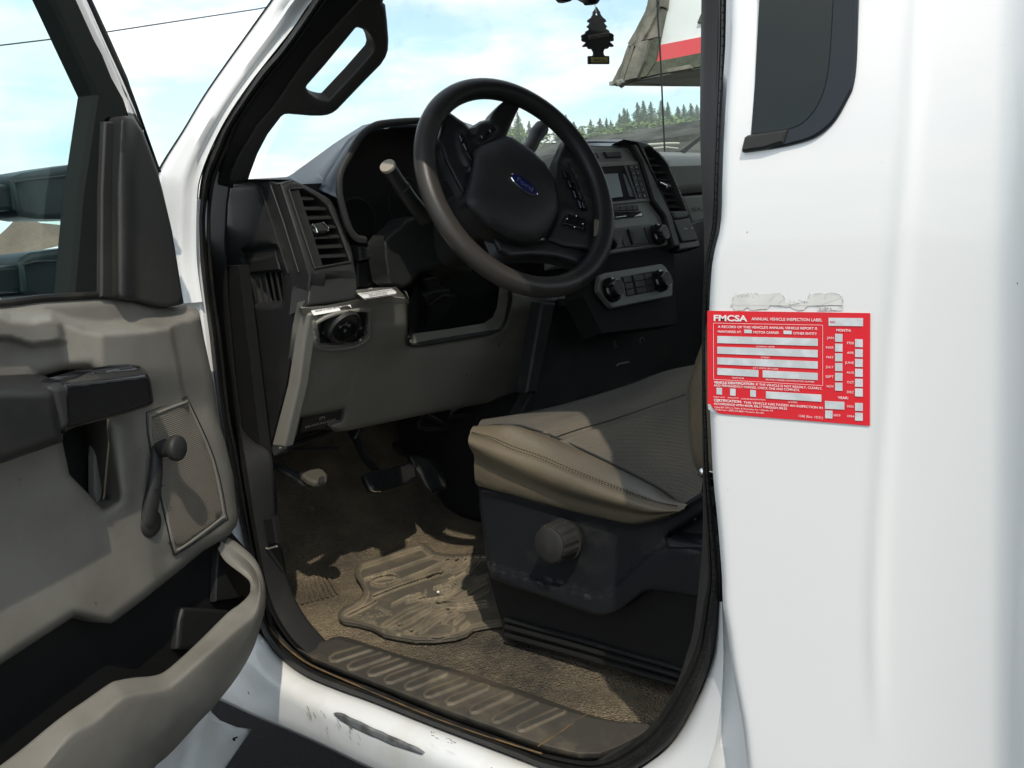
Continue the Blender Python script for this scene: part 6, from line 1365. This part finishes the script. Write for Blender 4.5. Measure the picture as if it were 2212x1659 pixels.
# brown heap of earth seen through the door window between the mirror arms
hc = PY(9.0).at(90, 520); bm = bmesh.new(); bmesh.ops.create_icosphere(bm, subdivisions=6, radius=1.0)
hp0 = [PY(9.0).at(*p) for p in ((-60, 620), (0, 507), (37, 471), (60, 470), (80, 483), (100, 481), (140, 487), (170, 492), (164, 511), (135, 536))]
bm.free()
HPX = [(-500, 700), (-260, 640), (-120, 600), (0, 506), (37, 471), (60, 470), (70, 482), (92, 482), (140, 487), (175, 491), (205, 500), (300, 560), (420, 640)]
PH = PY(9.0); top_ = cr_spline([PH.at(*p) for p in HPX], 6); rows = []
for t in (0, 0.08, 0.2, 0.35, 0.5, 0.7, 1.0):
    rows.append([Vector((p.x, p.y - 3.2*t, max(-0.02, p.z*(1-t**1.2)))) + Vector((0, 0, 0.05*mnoise.noise(p*2.3+Vector((t*9, 0, 0)))*(1 if 0 < t < 1 else 0))) for p in top_])
hb_ = [[Vector((p.x, p.y + 2.5*t, max(-0.02, p.z*(1-t)))) for p in top_] for t in (1.0, 0.5)]
tag(loft('earth_heap', hb_ + rows, mat('brown_earth', (0.20, 0.14, 0.10), 0.95, col2=(0.13, 0.09, 0.065), vscale=1.2, bumps=(('noise', 8, 0.8, 0.06),)), None, angle=180), 'brown heap of earth seen through the door window between the mirror arms', 'heap')

# ---- hillside under the far trees
rows = []
for (dist, dv) in ((230, 120), (300, 66), (380, 34), (440, 14), (520, 4), (620, 4)):
    r = []
    for k in range(60):
        u = 930 + k*16; v = 322-(u-1096)*0.085 + dv; q = ray(u, v); r.append(CAM_LOC + q*(dist/math.hypot(q.x, q.y)) + Vector((0, 0, 1.2*mnoise.noise(Vector((k*.3, dist*.02, 0))))))
    rows.append(r)
tag(loft('hillside', [[Vector((p.x*0.5, p.y*0.5, -1)) for p in rows[0]]] + rows, m_grass, None, angle=180), kind='structure')
# ---- trees
def leafmat(name, c1, c2): return mat(name, c1, 0.85, col2=c2, vscale=0.6, vr=(0.35, 0.65))
m_con = leafmat('conifer_needles', (0.055, 0.13, 0.035), (0.10, 0.19, 0.055))
m_brd = leafmat('broad_leaves', (0.11, 0.17, 0.05), (0.17, 0.24, 0.07))
m_trunk = mat('bark', (0.08, 0.06, 0.045), 0.9)
def conifer(h, w, sd_):
    r = random.Random(sd_); vs = []; fs = []
    lev = 34
    for k in range(lev):
        t = k/(lev-1); z = h*(0.10+0.90*t); rad = w*(1-t)**0.9*(0.75+0.45*r.random()) + 0.03
        nb = int(7+9*(1-t))
        for b in range(nb):
            a = r.uniform(0, 2*math.pi); L = rad*r.uniform(0.65, 1.1); dz = -L*r.uniform(0.15, 0.45)
            for q_ in range(4):
                f = (q_+0.6)/4; cx_, cy_, cz_ = L*f*math.cos(a), L*f*math.sin(a), z+dz*f
                for _ in range(3):
                    s = r.uniform(0.12, 0.30)*(0.35+0.8*(1-t)); n1 = Vector((r.gauss(0, 1), r.gauss(0, 1), r.gauss(0, 0.6))).normalized(); n2 = n1.cross(Vector((r.gauss(0, 1), r.gauss(0, 1), r.gauss(0, 1)))).normalized()
                    g_ = .03+.12*(1-t); c = Vector((cx_+r.gauss(0, g_), cy_+r.gauss(0, g_), cz_+r.gauss(0, .12))); bb = len(vs); vs += [c+n1*s, c+n2*s*0.7, c-n1*s-Vector((0, 0, s*0.3)), c-n2*s*0.7]; fs.append((bb, bb+1, bb+2, bb+3))
    return vs, fs
def broad(h, w, sd_):
    r = random.Random(sd_); vs = []; fs = []; cl_ = [(Vector((r.gauss(0, .42)*w, r.gauss(0, .42)*w, h*r.uniform(0.35, 0.88))), r.uniform(0.28, 0.5)*w) for _ in range(11)]
    for c, R in cl_:
        for _ in range(150):
            d = Vector((r.gauss(0, 1), r.gauss(0, 1), r.gauss(0, 1))).normalized()*R*r.uniform(0.65, 1.05); p = c+d; s = r.uniform(0.12, 0.26)
            n1 = Vector((r.gauss(0, 1), r.gauss(0, 1), r.gauss(0, 1))).normalized(); n2 = n1.cross(Vector((r.gauss(0, 1), r.gauss(0, 1), r.gauss(0, 1)))).normalized()
            bb = len(vs); vs += [p+n1*s, p+n2*s, p-n1*s, p-n2*s]; fs.append((bb, bb+1, bb+2, bb+3))
    return vs, fs
def trunk_mb(h, r0):
    m = MB(); m.tube([Vector((0, 0, -0.5)), Vector((0.05, 0, h*0.4)), Vector((0, 0.05, h*0.8)), Vector((0, 0, h*0.95))], [r0, r0*0.75, r0*0.4, 0.03], 8); m.tube([Vector((0, 0, h*.35)), Vector((h*.12, 0, h*.5))], [r0*.4, .03], 6); return m
TREES = {}
for kd, (fn, hh0, ww0, sd_) in {'c0': (conifer, 12, 2.0, 1), 'c1': (conifer, 12, 2.5, 2), 'c2': (conifer, 12, 1.3, 3), 'b0': (broad, 6, 2.6, 4), 'b1': (broad, 6, 3.0, 5)}.items():
    vs, fs = fn(hh0, ww0, sd_); me = bpy.data.meshes.new('crown_'+kd); me.from_pydata([tuple(v) for v in vs], [], fs); me.materials.append(m_con if kd[0] == 'c' else m_brd)
    t_ = trunk_mb(hh0, 0.22); mt = bpy.data.meshes.new('trunk_'+kd); mt.from_pydata([tuple(v) for v in t_.v], [], t_.f); mt.materials.append(m_trunk); TREES[kd] = (me, mt, hh0)
tn = 0
def tree(kd, u, vtop, vbase, dist, lab, name):
    dist *= 6.6
    """a tree dist metres off whose top and foot are seen at these heights"""
    r = ray(u, vbase); s = dist/math.hypot(r.x, r.y); p = CAM_LOC + r*s; rt = ray(u, vtop); s2 = dist/math.hypot(rt.x, rt.y); ht = (CAM_LOC+rt*s2).z - p.z
    me, mt, h0 = TREES[kd]; e = empty(name, p, lab, 'tree', 'conifers and bushes on the hill beyond the windshield'); k = ht/h0; e.rotation_euler = (0, 0, random.uniform(0, 6.28)); wd = (2.5, 2.0)[kd == 'c1'] if kd[0] == 'c' else 2.0; wd *= random.uniform(0.75, 1.25); e.scale = (k*wd, k*wd*random.uniform(0.85, 1.15), k)
    for nm, m in (('crown', me), ('trunk', mt)):
        o = bpy.data.objects.new(nm, m); COL.objects.link(o); o.parent = e
CT = [('c0', 1096, 236, 322, 70, 'grey-green conifer seen through the steering wheel gap, left one'), ('c1', 1124, 244, 322, 66, 'wide conifer seen through the right side of the steering wheel gap'), ('c0', 1148, 262, 325, 68, 'conifer just above the gear lever, half hidden by it'),
      ('c2', 1228, 249, 330, 64, 'narrow conifer just right of the steering wheel rim'), ('c0', 1244, 264, 332, 66, 'small conifer beside the narrow one by the wheel rim'), ('c0', 1262, 275, 332, 62, 'low conifer behind the left end of the shingled roof'),
      ('c1', 1280, 259, 322, 72, 'lone rounded conifer left of the little red-roofed house'), ('c0', 1300, 256, 316, 74, 'slim conifer right behind the little red-roofed house'), ('c0', 1314, 256, 318, 70, 'dark conifer with a sharp top right of the red-roofed house'), ('c1', 1323, 260, 318, 68, 'bushy conifer right of the red-roofed house, before the gap'),
      ('c0', 1352, 234, 306, 75, 'tall conifer at the left edge of the big clump'), ('c1', 1359, 236, 306, 73, 'broad conifer in the left part of the big clump'), ('c0', 1342, 246, 308, 76, 'short conifer leaning out of the big clump to the left'), ('c0', 1381, 222, 304, 72, 'pointed conifer rising left of the centre of the clump'), ('c2', 1394, 219, 304, 78, 'tallest slim conifer in the middle of the clump'),
      ('c1', 1410, 221, 302, 70, 'wide tall conifer left of the antenna'), ('c0', 1432, 218, 298, 74, 'conifer directly behind the antenna'), ('c2', 1446, 222, 296, 72, 'thin conifer standing alone right of the antenna'), ('c0', 1438, 236, 298, 76, 'lower conifer behind the thin one by the antenna'),
      ('c0', 1467, 231, 292, 68, 'small pointed conifer left of the three right-hand ones'), ('c1', 1480, 226, 290, 72, 'conifer second from the right pillar'), ('c0', 1495, 224, 288, 70, 'conifer close to the right pillar with a sharp top'), ('c1', 1508, 227, 286, 74, 'conifer touching the dark right pillar')]
for (kd, u, a, b, d, lab) in CT: tree(kd, u, a, b+14, d, lab, 'conifer_tree')
BT = [('b0', 1106, 278, 325, 60, 'pale green bush low in the steering wheel gap'), ('b1', 1244, 280, 330, 58, 'yellow-green bush right of the wheel rim'), ('b0', 1270, 288, 330, 60, 'light bush under the lone rounded conifer'), ('b1', 1300, 292, 325, 60, 'low leafy bush below the red-roofed house'), ('b0', 1340, 276, 318, 62, 'yellow bush at the foot of the big clump, left side'), ('b1', 1356, 270, 316, 60, 'light green leafy tree in front of the big clump'), ('b0', 1374, 264, 315, 62, 'leafy tree in front of the middle of the clump'), ('b1', 1400, 262, 312, 60, 'round leafy tree below the tall clump centre'), ('b0', 1424, 266, 308, 60, 'bright bush left of the antenna foot'), ('b1', 1450, 258, 304, 58, 'bright yellow-green bush right of the antenna'), ('b0', 1476, 262, 300, 60, 'bush above the shingled roof near its right end'), ('b1', 1500, 258, 298, 58, 'yellow-green bush next to the right pillar'), ('b1', 1320, 286, 322, 58, 'dark leafy bush right of the red-roofed house'), ('b0', 1522, 262, 300, 60, 'bush half hidden behind the right pillar')]
for (kd, u, a, b, d, lab) in BT: tree(kd, u, a, b+12, d, lab, 'leafy_bush')
# little house with a red roof among the trees
r = ray(1295, 306); s = 480/math.hypot(r.x, r.y); hp = CAM_LOC + r*s; hs_ = empty('distant_house', (hp.x, hp.y, hp.z), 'tiny white house with a red roof among the distant trees', 'house'); hw_ = 1.25; dirx = Vector((r.y, -r.x, 0)).normalized(); diry = Vector((r.x, r.y, 0)).normalized()
def hpnt(a, b, c): return hp + dirx*a*1.75 + diry*b*1.75 + Vector((0, 0, c*1.75))
MB().add([hpnt(a, b, c) for a in (-1.1, 1.1) for b in (-1, 1) for c in (-0.8, 0.75)], [(0, 1, 3, 2), (4, 6, 7, 5), (0, 4, 5, 1), (2, 3, 7, 6), (1, 5, 7, 3)]).build('wall', mat('house_white', (0.75, 0.75, 0.70), 0.8), hs_, smooth=False)
MB().add([hpnt(-1.35, -1.25, 0.7), hpnt(1.35, -1.25, 0.7), hpnt(1.35, 0, 1.55), hpnt(-1.0, 0, 1.55), hpnt(-1.35, 1.25, 0.7), hpnt(1.35, 1.25, 0.7)], [(0, 1, 2, 3), (3, 2, 5, 4), (0, 3, 4), (1, 5, 2)]).build('roof', mat('house_roof_red', (0.45, 0.16, 0.10), 0.8), hs_, smooth=False)

# ---- keep to thing > part > sub-part
def depth(o):
    d = 0
    while o.parent: o = o.parent; d += 1
    return d
bpy.context.view_layer.update()
for o in list(SC.objects):
    d = depth(o)
    if d > 2:
        a = o
        while depth(a) > 1: a = a.parent
        w = o.matrix_world.copy(); o.parent = a; o.matrix_parent_inverse = Matrix.Translation(-a.matrix_world.translation); o.matrix_basis = Matrix.Identity(4) if True else w

# ---- the air between here and the far hill
hb = MB().box((-60, -40, -3), (620, 700, 90)).build('haze', bpy.data.materials.new('haze'), None, smooth=False)
hm = hb.data.materials[0]; hm.use_nodes = True; nt = hm.node_tree; nt.nodes.clear(); vo_ = nt.nodes.new('ShaderNodeVolumePrincipled'); vo_.inputs['Color'].default_value = (0.93, 0.98, 0.97, 1); vo_.inputs['Density'].default_value = 0.0006; vo_.inputs['Anisotropy'].default_value = 0.3
mo_ = nt.nodes.new('ShaderNodeOutputMaterial'); nt.links.new(vo_.outputs[0], mo_.inputs['Volume']); tag(hb, kind='stuff')
